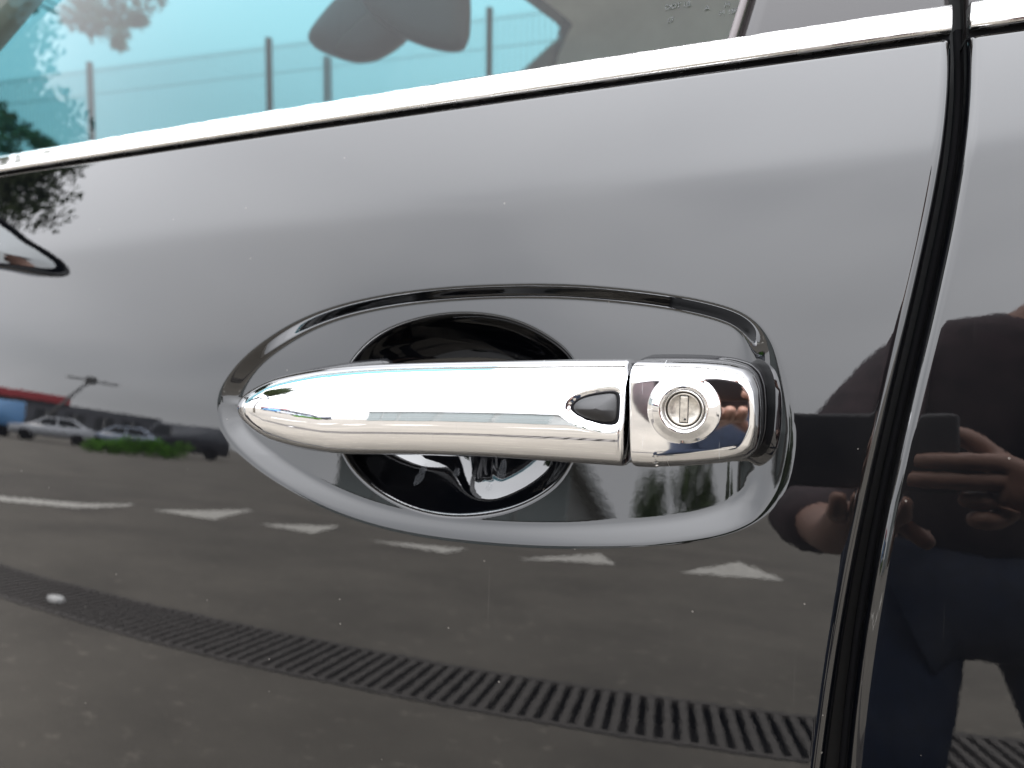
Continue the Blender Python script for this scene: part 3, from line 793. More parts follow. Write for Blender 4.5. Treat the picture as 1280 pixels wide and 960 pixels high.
# headliner: from the windscreen's top edge backwards; rounded corner; far pillar
ys = np.linspace(0.16, cnr[1] + 0.22, 40)
def hl_front(y):
    x, z = wtop(min(y, cnr[1]))
    k = max(0.0, (y - (cnr[1] - 0.07)) / 0.07); k = min(k, 1.0)
    x = x - 0.05 * (1 - math.sqrt(max(0, 1 - k * k))); z = z - 0.035 * (1 - math.sqrt(max(0, 1 - k * k)))
    return x, z
rows = []
for y in ys:
    x, z = hl_front(y); row = []
    drop = max(0, y - (cnr[1] - 0.04)) * 0.9
    for s in np.linspace(0, 1, 18):
        row.append((x + (1.3 - x) * s ** 1.3, y, z + 0.04 * math.sin(min(1, s * 3) * math.pi / 2) - drop * (0.3 + 0.7 * min(1, s * 6))))
    rows.append(row)
head = grid_mesh('headliner', np.array(rows), HEADLINER, car)
roofrows = np.array(rows) + np.array([0, 0, 0.05]); grid_mesh('roof', roofrows, PAINT, car)
# far windscreen pillar, near windscreen pillar
def pillar(name, pts, w, mat):
    rows = []
    for p in pts:
        rows.append([(p[0] + a, p[1] + b, p[2] + c) for a, b, c in w])
    return grid_mesh(name, np.array(rows), mat, car, close_u=True)
pf = np.array([(cnr[0] - 0.01 + (-1.42 - cnr[0]) * s, cnr[1] + 0.05 + 0.10 * s, cnr[2] + 0.0 + (1.04 - cnr[2]) * s) for s in np.linspace(-0.05, 1, 12)])
pillar('windscreen_pillar', pf, [(-0.03, -0.04, -0.01), (0.0, -0.045, 0.02), (0.06, -0.02, 0.05), (0.06, 0.05, 0.04), (0.0, 0.06, 0.0)], INNERTRIM)
q0 = at_y(2, 33, 0.14); q1 = at_y(42, 0, 0.16)
dirp = (q1 - q0) / np.linalg.norm(q1 - q0); dirp = np.array([0.80, 0.05, 0.60]); dirp /= np.linalg.norm(dirp)
pn = np.array([q0 + dirp * s for s in np.linspace(-0.75, 0.5, 12)])
pillar('windscreen_pillar', pn, [(0, 0, 0), (-0.02, 0.05, 0.035), (-0.05, 0.05, 0.075), (-0.05, -0.02, 0.07), (-0.02, -0.03, 0.03)], INNERTRIM)
# dashboard, inner door card, cabin floor: keep the cabin dark below the windows
bm = bmesh.new(); add_box(bm, (-1.55, 0.16, 0.80), (-0.92, 1.66, 1.04), 0.05); bm_obj('dashboard', bm, SOFTBLACK, car, True)
bm = bmesh.new(); add_box(bm, (-1.0, 0.075, 0.40), (0.9, 0.10, 1.055), 0.01); bm_obj('door_card', bm, SOFTBLACK, car)
bm = bmesh.new(); add_box(bm, (-1.6, 0.02, 0.26), (1.4, 1.74, 0.33), 0.02); bm_obj('floor_pan', bm, SOFTBLACK, car)
bm = bmesh.new(); add_box(bm, (-1.4, 1.64, 0.40), (1.3, 1.72, 1.10), 0.03); bm_obj('far_side_body', bm, PAINT, car)
for x in (-1.75, 1.0):
    for y in (0.14, 1.60):
        w = lathe('wheel', [(0.001, -0.1), (0.20, -0.1), (0.22, -0.11), (0.33, -0.11), (0.35, -0.09), (0.35, 0.09), (0.33, 0.11), (0.001, 0.11)], (0, 0), RUBBER, car, 32)
        w.location = (x, y, 0.35)
bm = bmesh.new(); add_box(bm, (-2.4, 0.10, 0.40), (-1.56, 1.66, 0.95), 0.08); bm_obj('bonnet', bm, PAINT, car, True)
# rear-view mirror and sensor cover on the windscreen
def blob_from_px(name, pts, y, th, mat, parent, dirx=0.0):
    pl = smooth_closed([at_y(a, b, y) for a, b in pts], 6)
    c = pl.mean(0); rows = []
    for t, d in ((0.02, -th), (0.6, -th * 0.95), (0.88, -th * 0.75), (1.0, -th * 0.2), (1.0, th * 0.4), (0.8, th), (0.02, th)):
        rows.append(c + (pl - c) * t + np.array([-0.35, 1, 0]) * d)
    return grid_mesh(name, np.array(rows), mat, parent, close_u=True)
rvm = blob_from_px('rear_view_mirror', [(440, -45), (520, -52), (576, -48), (588, -10), (588, 30), (584, 56), (572, 64), (540, 60), (505, 47), (478, 28), (450, 2)], 0.86, 0.022, MIRRORBACK, car)
sc = blob_from_px('sensor_cover', [(380, 51), (400, 25), (425, -5), (470, -30), (520, -10), (520, 30), (506, 50), (478, 70), (448, 78), (412, 67)], 0.93, 0.035, MIRRORBACK, rvm)
tube('mirror_stalk', [at_y(500, -30, 0.9), at_y(505, -90, 0.93), at_y(508, -160, 0.96)], 0.014, MIRRORBACK, rvm)

# door mirror ahead of the frame, its glass facing back along the car
def door_mirror():
    cx_, cyy, czz = -0.975, -0.115, 1.222
    pts = [(-0.165, -0.065), (-0.105, -0.01), (-0.05, 0.07), (0.06, 0.08), (0.115, 0.03), (0.12, -0.035), (0.08, -0.085), (-0.06, -0.085)]
    ol = smooth_closed(pts, 6) * np.array([1, 0.62])
    rows = []
    for x, s in ((0.0, 0.93), (0.004, 0.985), (-0.01, 1.0), (-0.05, 0.97), (-0.09, 0.80), (-0.11, 0.5), (-0.118, 0.02)):
        rows.append([(cx_ + x, cyy + a * s, czz + b * s) for a, b in ol])
    h = grid_mesh('door_mirror', np.array(rows), PAINT, car, close_u=True)
    rows = [[(cx_ + 0.0015 + (-0.004) * t, cyy + a * t * 0.83, czz + b * t * 0.83) for a, b in ol] for t in (1.0, 0.5, 0.01)]
    grid_mesh('mirror_glass', np.array(rows), chrome_mat('mirror_silver', (0.85, 0.88, 0.88), 0.005), h, close_u=True)
    tube('mirror_foot', [(cx_ - 0.03, cyy + 0.06, czz - 0.04), (cx_ - 0.02, cyy + 0.14, czz - 0.10), (cx_ - 0.01, 0.03, czz - 0.13)], [0.03, 0.028, 0.034], PAINT, h)
    return h
door_mirror()

# ------------------------------------------------------------------ the place the paint and chrome reflect
# drain line: pixels of its reflection turned into ground points, straight line fitted
dpts = np.array([refl_ground(*q)[:2] for q in ((0, 735), (200, 772), (400, 815), (600, 852), (800, 893), (1000, 935))])
dm = np.polyfit(dpts[:, 0], dpts[:, 1], 1)
D_ANG = math.atan(dm[0]); D_O = Vector((-1.0, float(np.polyval(dm, -1.0)), 0))
DW, DL0, DL1 = 0.25, -9.0, 6.0                          # half width, extent along the line
mD = Matrix.Translation(D_O) @ Matrix.Rotation(D_ANG, 4, 'Z')
gx = [-160, DL0, DL1, 160]; gy = [-160, -DW, DW, 160]
vs = [mD @ Vector((x, y, 0)) for y in gy for x in gx]
fs = [(j * 4 + i, j * 4 + i + 1, (j + 1) * 4 + i + 1, (j + 1) * 4 + i) for j in range(3) for i in range(3) if not (i == 1 and j == 1)]
g = link_mesh('ground', vs, fs, ASPHALT, None, False); tag(g, kind='structure')

drain = empty('drain_channel', D_O, D_ANG)
tag(drain, 'dark slotted drain grating set in the grey asphalt', 'drain')
bm = bmesh.new()
add_box(bm, (DL0, -DW, -0.14), (DL1, DW, -0.13)); add_box(bm, (DL0, -DW - 0.001, -0.129), (DL1, -DW + 0.006, 0.002)); add_box(bm, (DL0, DW - 0.006, -0.129), (DL1, DW + 0.001, 0.002))
add_box(bm, (DL0, -DW + 0.007, -0.129), (DL0 + 0.01, DW - 0.007, 0.001)); add_box(bm, (DL1 - 0.01, -DW + 0.007, -0.129), (DL1, DW - 0.007, 0.001))
bm_obj('channel', bm, DARKHOLE, drain)
for s in (-1, 1):
    bm = bmesh.new(); add_box(bm, (DL0, s * (DW - 0.022) - 0.014, -0.02), (DL1, s * (DW - 0.022) + 0.014, 0.004), 0.002); bm_obj('frame_rail', bm, IRON, drain)
bm = bmesh.new(); add_box(bm, (-0.014, -DW + 0.037, -0.022), (0.014, DW - 0.037, 0.002))
bar0 = bm_obj('grate_bar', bm, IRON, drain)
nb = 0; x = -3.2
while x < 2.6:
    b = bar0 if nb == 0 else bar0.copy()
    if nb: COL.objects.link(b); b.parent = drain
    b.location.x = x; x += 0.056; nb += 1
bm = bmesh.new()
x = DL0 + 0.05
while x < -3.2:
    add_box(bm, (x - 0.016, -DW + 0.037, -0.022), (x + 0.016, DW - 0.037, 0.002)); x += 0.05
o = bm_obj('far_grate_bars', bm, IRON, drain); tag(o, kind='stuff')

# white give-way triangles and a line
def marking(name, pts, label, cat_, group=None):
    P = [Vector(refl_ground(*q)) for q in pts]
    c = sum(P, Vector()) / len(P)
    bm = bmesh.new(); vs_ = [bm.verts.new((p.x - c.x, p.y - c.y, 0)) for p in P]
    f = bm.faces.new(vs_); f.normal_update()
    if f.normal.z < 0: bmesh.ops.reverse_faces(bm, faces=[f])
    ex = bmesh.ops.extrude_face_region(bm, geom=[f]); 
    for v in ex['geom']:
        if isinstance(v, bmesh.types.BMVert): v.co.z += 0.003
    o = bm_obj(name, bm, ROADPAINT); o.location = (c.x, c.y, 0.004)
    return tag(o, label, cat_, group)
tri_px = [[(190, 638), (318, 638), (268, 650)], [(325, 656), (424, 658), (392, 668)], [(463, 676), (584, 686), (556, 692)], [(648, 699), (750, 693), (770, 707)], [(850, 716), (925, 703), (980, 727)]]
for t_ in tri_px:
    marking('road_marking', t_, 'worn white triangle painted on the asphalt', 'road marking', 'row of white triangles on the asphalt')
marking('road_line', [(-30, 617), (100, 630), (168, 630), (160, 633), (95, 636), (-30, 623)], 'long white painted line ending beside the row of triangles', 'road marking')
# litter on the drain
sn = Vector(refl_ground(70, 752))
bm = bmesh.new(); bmesh.ops.create_icosphere(bm, subdivisions=3, radius=0.05)
rnd = random.Random(4)
for v in bm.verts: v.co = Vector((v.co.x * 1.2, v.co.y * 0.8, max(-0.012, v.co.z * 0.45))) * rnd.uniform(0.8, 1.15)
o = bm_obj('paper_scrap', bm, simple('white_paper', (0.75, 0.74, 0.72), 0.8), None, True); o.location = (sn.x, sn.y, 0.012); tag(o, 'crumpled white paper scrap lying on the drain', 'litter')

# far side of the yard
def gp(px, py): v = refl_ground(px, py); return Vector((v[0], v[1], 0))
def z_at(px, py, B):
    p, d = refl(px, py); t = math.hypot(B.x - p[0], B.y - p[1]) / math.hypot(d[0], d[1]); return p[2] + t * d[2]
def far_pt(px, dist):
    p, d = refl(px, 575); h = math.hypot(d[0], d[1]); return Vector((p[0] + d[0] / h * dist, p[1] + d[1] / h * dist, 0))
CAR_D = 24.0
def tyre_set(parent, xs_, w, r, mat):
    for x in xs_:
        for s in (-1, 1):
            wh = lathe('wheel', [(0.001, -0.09), (r * 0.6, -0.1), (r * 0.95, -0.1), (r, -0.07), (r, 0.07), (r * 0.95, 0.1), (r * 0.6, 0.1), (0.001, 0.09)], (0, 0), mat, parent, 20)
            wh.location = (x, s * w, r)
GLASSDARK = simple('car_window_dark', (0.02, 0.024, 0.028), 0.08)
def parked(name, loc, rz, prof, glass, width, col, label, wheels, r=0.32):
    root = empty(name, loc, rz); tag(root, label, 'car' if 'van' not in name else 'van')
    mat = simple(name + '_paint', col, 0.25, coat=0.6)
    bm = bmesh.new(); w = width / 2
    a = [bm.verts.new((x, -w * (1 - 0.12 * max(0, z - 0.9)), z)) for x, z in prof]; b = [bm.verts.new((x, w * (1 - 0.12 * max(0, z - 0.9)), z)) for x, z in prof]
    bm.faces.new(a); bm.faces.new(b[::-1])
    n = len(prof)
    for i in range(n): bm.faces.new((a[(i + 1) % n], a[i], b[i], b[(i + 1) % n]))
    bmesh.ops.recalc_face_normals(bm, faces=bm.faces); bmesh.ops.bevel(bm, geom=list(bm.edges), offset=0.05, segments=2, affect='EDGES')
    bm_obj('body', bm, mat, root, True)
    for gpoly in glass:
        for s in (-1, 1):
            bm = bmesh.new(); c = [bm.verts.new((x, s * (w * (1 - 0.12 * max(0, z - 0.9)) + 0.006), z)) for x, z in gpoly]; bm.faces.new(c if s < 0 else c[::-1])
            ex = bmesh.ops.extrude_face_region(bm, geom=list(bm.faces))
            for v in ex['geom']:
                if isinstance(v, bmesh.types.BMVert): v.co.y -= s * 0.03
            bm_obj('window', bm, GLASSDARK, root)
    tyre_set(root, wheels, w - 0.08, r, RUBBER)
    for s in (-1, 1):
        bm = bmesh.new(); add_box(bm, (prof[0][0] - 0.02, s * w * 0.7 - 0.14, 0.66), (prof[0][0] + 0.06, s * w * 0.7 + 0.14, 0.80), 0.02); bm_obj('headlight', bm, simple('lamp_lens', (0.6, 0.6, 0.62), 0.15), root)
    return root
CARP = [(-2.1, 0.3), (-2.15, 0.75), (-1.1, 0.95), (-0.45, 1.42), (1.0, 1.45), (1.75, 1.0), (2.1, 0.95), (2.1, 0.3)]
CARG = [[(-0.9, 0.98), (-0.38, 1.36), (0.2, 1.38), (0.2, 0.98)], [(0.28, 0.98), (0.28, 1.38), (0.95, 1.37), (1.5, 1.02)]]
VANP = [(-2.5, 0.3), (-2.55, 0.9), (-1.9, 1.2), (-1.4, 2.0), (2.5, 2.05), (2.55, 0.3)]
VANG = [[(-1.75, 1.2), (-1.3, 1.85), (-0.6, 1.85), (-0.6, 1.2)]]
def face(px, d):   # heading so that the car's side faces the reflecting door
    p, dd = refl(px, 575); return math.atan2(dd[1], dd[0]) + math.pi / 2
parked('parked_van', far_pt(-38, 38), face(-38, 0) + 0.1, VANP, VANG, 1.9, (0.10, 0.28, 0.55), 'blue van parked before the dark hall', (-1.6, 1.6))
parked('parked_car', far_pt(62, 37), face(62, 0) + 0.1, CARP, CARG, 1.75, (0.42, 0.44, 0.48), 'silver grey car parked beside the blue van', (-1.3, 1.3))
parked('parked_car', far_pt(150, 38), face(150, 0) + 0.1, CARP, CARG, 1.75, (0.26, 0.31, 0.40), 'blue grey car parked behind the green hedge', (-1.3, 1.3))
parked('parked_van', far_pt(226, 38), face(226, 0) + 0.1, VANP, VANG, 1.95, (0.035, 0.04, 0.055), 'dark blue black van parked behind the end of the hedge', (-1.6, 1.6), 0.36)

# long dark hall with a red fascia behind the cars
A = far_pt(-150, 56); B = far_pt(196, 64)
along = (B - A); Lh = along.length; ang_h = math.atan2(along.y, along.x)
away = Vector((-along.y, along.x, 0)).normalized()
if away.dot(A) < 0: away = -away
hall = empty('dark_hall', A, ang_h); tag(hall, 'long dark flat roofed hall with a red roof edge behind parked cars', 'building')
sgn = 1 if (Matrix.Rotation(ang_h, 3, 'Z') @ Vector((0, 1, 0))).dot(away) > 0 else -1
HH = 3.0
bm = bmesh.new(); add_box(bm, (0, min(0, sgn * 9), 0), (Lh, max(0, sgn * 9), HH)); bm_obj('wall', bm, simple('hall_wall', (0.10, 0.105, 0.12), 0.8, noise=(0.6, 0.8, 1.2)), hall)
bm = bmesh.new(); add_box(bm, (-0.2, min(-sgn * 0.3, sgn * 9.2), HH + 0.002), (Lh * 0.62, max(-sgn * 0.3, sgn * 9.2), HH + 0.7), 0.05); bm_obj('roof_edge', bm, simple('red_fascia', (0.42, 0.05, 0.06), 0.6), hall)
for k in range(8):
    xx = 1.2 + k * (Lh - 2.4) / 8
    bm = bmesh.new(); add_box(bm, (xx, min(-sgn * 0.02, sgn * 0.1), 0.9), (xx + 1.8, max(-sgn * 0.02, sgn * 0.1), 2.3)); w_ = bm_obj('window', bm, GLASSDARK, hall)
    bm = bmesh.new(); add_box(bm, (xx + 0.88, min(-sgn * 0.05, -sgn * 0.022), 0.9), (xx + 0.94, max(-sgn * 0.05, -sgn * 0.022), 2.3)); bm_obj('mullion', bm, simple('frame_white', (0.6, 0.6, 0.6), 0.5), w_)
# grey glazed block straight behind the photographer
blk = empty('glazed_block', (-6.5, -19.0, 0)); tag(blk, 'low grey building with rows of glass panes behind the photographer', 'building')
bm = bmesh.new(); add_box(bm, (-8, -8, 0), (0.4, 0, 3.3)); bm_obj('wall', bm, simple('block_wall', (0.34, 0.35, 0.34), 0.8, noise=(0.8, 0.85, 1.15)), blk)
PANE = simple('pane_grey', (0.22, 0.25, 0.25), 0.10)
bm = bmesh.new(); add_box(bm, (-0.78, 0.003, -0.75), (0.78, 0.06, 0.75)); pane0 = bm_obj('pane', bm, PANE, blk)
first = True
for i in range(5):
    for j in range(2):
        o = pane0 if first else pane0.copy()
        if not first: COL.objects.link(o); o.parent = blk
        first = False; o.location = (-7.1 + i * 1.72, 0, 0.85 + j * 1.65)
bm = bmesh.new(); add_box(bm, (-8.3, -8.2, 3.302), (0.7, 0.3, 3.5), 0.04); bm_obj('roof', bm, simple('block_roof', (0.35, 0.36, 0.36), 0.7), blk)

# inclined mast behind the cars
p0 = far_pt(30, 52)
q0_, d0_ = refl(62, 560); top = refl(114, 476)
tp = Vector(top[0]) + Vector(top[1]) * (52 / math.hypot(top[1][0], top[1][1]))
mast = empty('boom_mast', p0); tag(mast, 'thin grey inclined mast with a cross arm above the hall', 'mast')
MG = simple('mast_grey', (0.10, 0.10, 0.10), 0.5)
tube('pole', [(0, 0, 0), tp - p0], [0.18, 0.11], MG, mast)
ar = Vector((math.cos(ang_h), math.sin(ang_h), 0))
tube('cross_arm', [tp - p0 - ar * 1.9, tp - p0 + ar * 2.2], 0.08, MG, mast)
bm = bmesh.new(); add_box(bm, (-0.3, -0.3, -0.3), (0.3, 0.3, 0.3), 0.05); o = bm_obj('lamp_head', bm, MG, mast); o.location = tp - p0

# ---- foliage
def leaf_mat(name, col):
    m, t, p, o = new_mat(name)
    oi = N(t, 'ShaderNodeTexCoord'); nz = N(t, 'ShaderNodeTexNoise', inp={'Scale': 1.7, 'Detail': 3.0}); t.links.new(oi.outputs['Object'], nz.inputs['Vector'])
    r = N(t, 'ShaderNodeMapRange', inp={'From Min': 0.3, 'From Max': 0.7, 'To Min': 0.6, 'To Max': 1.5}); t.links.new(nz.outputs['Fac'], r.inputs['Value'])
    mm = N(t, 'ShaderNodeMix', data_type='RGBA', blend_type='MULTIPLY'); mm.inputs[0].default_value = 1; mm.inputs[6].default_value = (*col, 1); t.links.new(r.outputs[0], mm.inputs[7])
    t.links.new(mm.outputs[2], p.inputs['Base Color']); p.inputs['Roughness'].default_value = 0.6
    return m
LEAF = leaf_mat('tree_leaves', (0.055, 0.085, 0.028)); LEAF2 = leaf_mat('hedge_leaves', (0.16, 0.36, 0.03)); BARK = simple('bark', (0.09, 0.07, 0.05), 0.9, noise=(12, 0.6, 1.4))
def leaves(name, centres, per, spread, size, mat, parent, rnd_):
    V = []; Fc = []
    for c, r in centres:
        for _ in range(per):
            d = Vector((rnd_.gauss(0, 1), rnd_.gauss(0, 1), rnd_.gauss(0, 1))).normalized() * (rnd_.random() ** 0.5) * r * spread
            p = c + d; a = Vector((rnd_.gauss(0, 1), rnd_.gauss(0, 1), rnd_.gauss(0, 1))).normalized(); b = a.orthogonal().normalized(); s = size * rnd_.uniform(0.6, 1.3)
            n = a.cross(b); k = len(V)
            V += [p - a * s, p + b * s * 0.45 + n * s * 0.15, p + a * s, p - b * s * 0.45 + n * s * 0.15]; Fc.append((k, k + 1, k + 2, k + 3))
    return link_mesh(name, V, Fc, mat, parent, False)
def tree(loc, h, crown_r, trunk_h, seed, label, size=0.09, ncl=46, per=60, group=None):
    rr = random.Random(seed); root = empty('tree', loc); tag(root, label, 'tree', group)
    tube('trunk', [(0, 0, 0), (0.05, 0.03, trunk_h * 0.5), (0.0, 0.1, trunk_h), (0.1, 0.05, h * 0.8)], [0.2, 0.16, 0.13, 0.04], BARK, root)
    cen = []
    zc0 = trunk_h + (h - trunk_h) * 0.5
    for i in range(ncl):
        d = Vector((rr.gauss(0, 1), rr.gauss(0, 1), rr.gauss(0, 1))).normalized() * (0.35 + 0.65 * rr.random())
        c = Vector((d.x * crown_r, d.y * crown_r, zc0 + d.z * (h - trunk_h) * 0.5)); cen.append((c, rr.uniform(0.3, 0.75) * crown_r * 0.42))
    for i in range(9):
        c = cen[i * 4 % ncl][0]; tube('limb', [(0, 0.06, trunk_h * 0.85), (c.x * 0.5, c.y * 0.5, (trunk_h + c.z) * 0.5), c], [0.09, 0.05, 0.015], BARK, root, 6)
    leaves('crown', cen, per, 1.0, size, LEAF, root, rr)
    return root
tree((-10.8, -1.6, 0), 6.9, 2.2, 4.95, 3, 'leafy tree leaning over the car with its crown above the window', 0.075, 90, 260)
def through(px, py, dist): d = ray(px, py); return Vector(CAM + d * (dist / math.hypot(d[0], d[1])))
def branch_tree(trunk_px, dist, clusters, label, seed, size=0.055, per=110):
    rr = random.Random(seed); t0 = through(trunk_px, 100, dist); root = empty('tree', (t0.x, t0.y, 0)); tag(root, label, 'tree')
    O = Vector((t0.x, t0.y, 0)); cen = [(through(a, b, dist + rr.uniform(-0.6, 0.6)) - O, c) for a, b, c in clusters]
    zt = max(c[0].z for c in cen) + 1.0
    tube('trunk', [(0, 0, 0), (0.06, 0.04, zt * 0.5), (0, 0.1, zt)], [0.2, 0.15, 0.06], BARK, root)
    for c, rad_ in cen[::2]:
        m_ = Vector((c.x * 0.5, c.y * 0.5, c.z + 0.5)); tube('limb', [(0, 0.06, min(zt, c.z) * 0.9), m_, c], [0.06, 0.03, 0.012], BARK, root, 6)
    leaves('crown', cen, per, 1.0, size, LEAF, root, rr)
    return root
branch_tree(-150, 13.0, [(96, 22, .24), (112, 10, .26), (130, 18, .28), (150, 30, .22), (155, 8, .30), (170, 22, .2), (148, 52, .14), (118, 36, .2), (128, -12, .4), (160, -20, .4), (90, -22, .35), (185, -5, .25), (40, 10, .05), (20, 20, .04)], 'tree with leaf clusters hanging above the wire fence', 11)
branch_tree(-190, 14.0, [(-8, 140, .25), (6, 152, .2), (18, 160, .2), (32, 168, .17), (48, 176, .16), (62, 184, .14), (-30, 150, .4), (10, 185, .2), (-20, 180, .4)], 'low tree with drooping branch beside the near windscreen pillar', 23)
tC = through(490, 158, 24.0); tree((tC.x, tC.y, 0), tC.z + 0.4, 1.5, tC.z - 1.8, 31, 'small far tree whose top peeps over the chrome strip', 0.12, 24, 40)
tree((-2.6, -17.5, 0), 3.2, 1.5, 0.9, 41, 'round dark tree beside the end of the glazed block', 0.09, 60, 110)
# hedge
h0, h1 = far_pt(112, 29.0), far_pt(228, 30.0)
hedge = empty('hedge', (h0 + h1) / 2); tag(hedge, 'bright green low hedge along the yard edge', 'hedge')
rr = random.Random(5); hv = (h1 - h0); cen = []
for i in range(110):
    s = rr.uniform(-0.5, 0.5); hh = 0.2 + 0.55 * rr.random() if s > -0.2 else 0.15 + 0.25 * rr.random()
    cen.append((hv * s + Vector((rr.uniform(-0.25, 0.25), rr.uniform(-0.25, 0.25), hh)), 0.30))
leaves('foliage', cen, 60, 1.0, 0.07, LEAF2, hedge, rr)
for s in np.linspace(-0.45, 0.45, 8): tube('stem', [hv * float(s), hv * float(s) + Vector((0.03, 0.02, 0.4))], 0.02, BARK, hedge, 6)

# wire fence on a low wall beyond the windscreen
FYF = CAM[1] + 6.0
def fence_x(px): d = ray(px, 60); return CAM[0] + d[0] / d[1] * 6.0
f1 = fence_x(336); sp_ = (fence_x(628) - fence_x(122)) / 2
topz = through(336, 50, 6.0 / math.cos(math.atan2(-ray(336, 50)[0], ray(336, 50)[1]))).z
wz = topz - 2.4
wall_x0, wall_x1 = f1 - 5 * sp_ - 0.3, f1 + 5 * sp_ + 0.3
bm = bmesh.new(); add_box(bm, (wall_x0, FYF - 0.12, 0), (wall_x1, FYF + 0.12, wz), 0.01)
o = bm_obj('retaining_wall', bm, simple('concrete', (0.32, 0.31, 0.29), 0.9, noise=(2, 0.8, 1.15))); tag(o, 'grey concrete retaining wall under the wire fence', 'wall')
fence = empty('wire_fence', (0, FYF, wz)); tag(fence, 'dark green welded wire fence seen through the tinted windscreen', 'fence')
FG = simple('fence_green', (0.012, 0.02, 0.018), 0.5)
bm = bmesh.new(); add_box(bm, (-0.024, -0.024, 0), (0.024, 0.024, 2.42), 0.005); post0 = bm_obj('post', bm, FG, fence)
def panel(w):
    bm = bmesh.new(); x = 0.07
    while x < w - 0.05: add_box(bm, (x - 0.0028, -0.0022, 0.06), (x + 0.0028, 0.0022, 2.36)); x += 0.05
    for z in (0.1, 0.3, 0.9, 1.5, 2.1, 2.32): add_box(bm, (0.032, -0.006, z), (w - 0.032, -0.0024, z + 0.0045))
    return bm
pan0 = bm_obj('mesh_panel', panel(sp_), FG, fence)
for k in range(-5, 6):
    o = post0 if k == -5 else post0.copy()
    if k > -5: COL.objects.link(o); o.parent = fence
    o.location = (f1 + k * sp_, 0, 0)
    if k < 5:
        o = pan0 if k == -5 else pan0.copy()
        if k > -5: COL.objects.link(o); o.parent = fence
        o.location = (f1 + k * sp_, 0, 0)
fp = through(409, 90, 11.0); o = tube('lamp_pole', [(0, 0, 0), (0, 0, through(409, 72, 11.0).z)], [0.08, 0.06], MG); o.location = (fp.x, fp.y, 0); tag(o, 'thin grey pole standing beyond the wire fence', 'pole')

# ------------------------------------------------------------------ the photographer (seen only in the reflections)
RIGHT = Vector(ROT @ Vector((1, 0, 0))); UP = Vector(ROT @ Vector((0, 1, 0))); FWD = Vector(ROT @ Vector((0, 0, -1))); CV = Vector(CAM)
def skin_obj(name, nodes, edges, mat, parent, root, sub=2):
    names = list(nodes); idx = {n: i for i, n in enumerate(names)}
    me = bpy.data.meshes.new(name); me.from_pydata([tuple(nodes[n][0]) for n in names], [(idx[a], idx[b]) for a, b in edges], []); me.update()
    o = bpy.data.objects.new(name, me); COL.objects.link(o)
    mo = o.modifiers.new('s', 'SKIN'); mo.use_smooth_shade = True
    if not me.skin_vertices: 
        bpy.context.view_layer.objects.active = o
        bpy.ops.mesh.customdata_skin_add()
    for i, n in enumerate(names):
        r = nodes[n][1]; me.skin_vertices[0].data[i].radius = r if hasattr(r, '__len__') else (r, r)
        me.skin_vertices[0].data[i].use_root = (n == root)
    ss = o.modifiers.new('u', 'SUBSURF'); ss.levels = ss.render_levels = sub
    dg = bpy.context.evaluated_depsgraph_get(); m2 = bpy.data.meshes.new_from_object(o.evaluated_get(dg)); o.modifiers.clear(); o.data = m2
    m2.polygons.foreach_set('use_smooth', [True] * len(m2.polygons)); m2.materials.clear(); m2.materials.append(mat); o.parent = parent
    return o
def chain(*a): return list(zip(a[:-1], a[1:]))
SKIN = simple('skin', (0.30, 0.16, 0.115), 0.5, noise=(30, 0.9, 1.08))
SHIRT = simple('dark_red_shirt', (0.042, 0.025, 0.027), 0.85, noise=(25, 0.55, 1.5)); JEANS = simple('navy_jeans', (0.009, 0.016, 0.036), 0.85, noise=(60, 0.7, 1.3)); SHOE = simple('dark_shoes', (0.02, 0.02, 0.02), 0.5)
HAIR = simple('dark_hair', (0.012, 0.009, 0.007), 0.5)
person = empty('person', (0.30, -0.94, 0)); tag(person, 'person in dark shirt and navy jeans bending to hold up a phone', 'person')
PO = Vector((0.36, -1.0, 0)); PS = Vector((0.06, -0.06, 0))
def J(x, y, z): return Vector((x, y, z)) - PO
hand = CV + RIGHT * 0.160 - FWD * 0.018 - UP * 0.052       # palm of the right hand by the phone's far end
wr = hand + RIGHT * 0.05 - FWD * 0.05 - UP * 0.03
lh = CV + RIGHT * 0.055 - UP * 0.088 - FWD * 0.03          # left hand under the phone
sk = {'pel': (J(.36, -1.06, .84), (.15, .11)), 'sp': (J(.36, -1.03, 1.0), (.145, .10)), 'ch': (J(.36, -.97, 1.14), (.165, .11)), 'nb': (J(.44, -.90, 1.27), .07), 'nk': (J(.46, -.87, 1.33), .055),
      'hd0': (J(.49, -.84, 1.38), (.066, .075)), 'hd1': (J(.50, -.835, 1.46), (.078, .092)), 'hd2': (J(.51, -.845, 1.535), (.06, .07)),
      'slL': (J(.23, -.95, 1.19), .064), 'elL': (J(.085, -.72, .93), .046), 'wrL': (lh - PO + PS - RIGHT * 0.035 - FWD * 0.05 - UP * 0.03, .027), 'haL': (lh - PO + PS, (.032, .02)),
      'slR': (J(.51, -.95, 1.22), .068), 'elR': (J(.50, -.66, 1.02), .046), 'wrR': (wr - PO + PS, .028), 'haR': (hand - PO + PS + RIGHT * 0.012, (.026, .018)),
      'hpL': (J(.27, -1.06, .80), .088), 'knL': (J(.22, -.87, .46), .058), 'anL': (J(.19, -1.0, .10), .04), 'ftL': (J(.175, -.88, .045), (.042, .03)), 'toL': (J(.17, -.80, .035), (.038, .024)),
      'hpR': (J(.45, -1.06, .80), .088), 'knR': (J(.52, -.88, .46), .058), 'anR': (J(.55, -1.0, .10), .04), 'ftR': (J(.57, -.88, .045), (.042, .03)), 'toR': (J(.575, -.80, .035), (.038, .024)),
      'ns': (J(.50, -.735, 1.445), .012)}
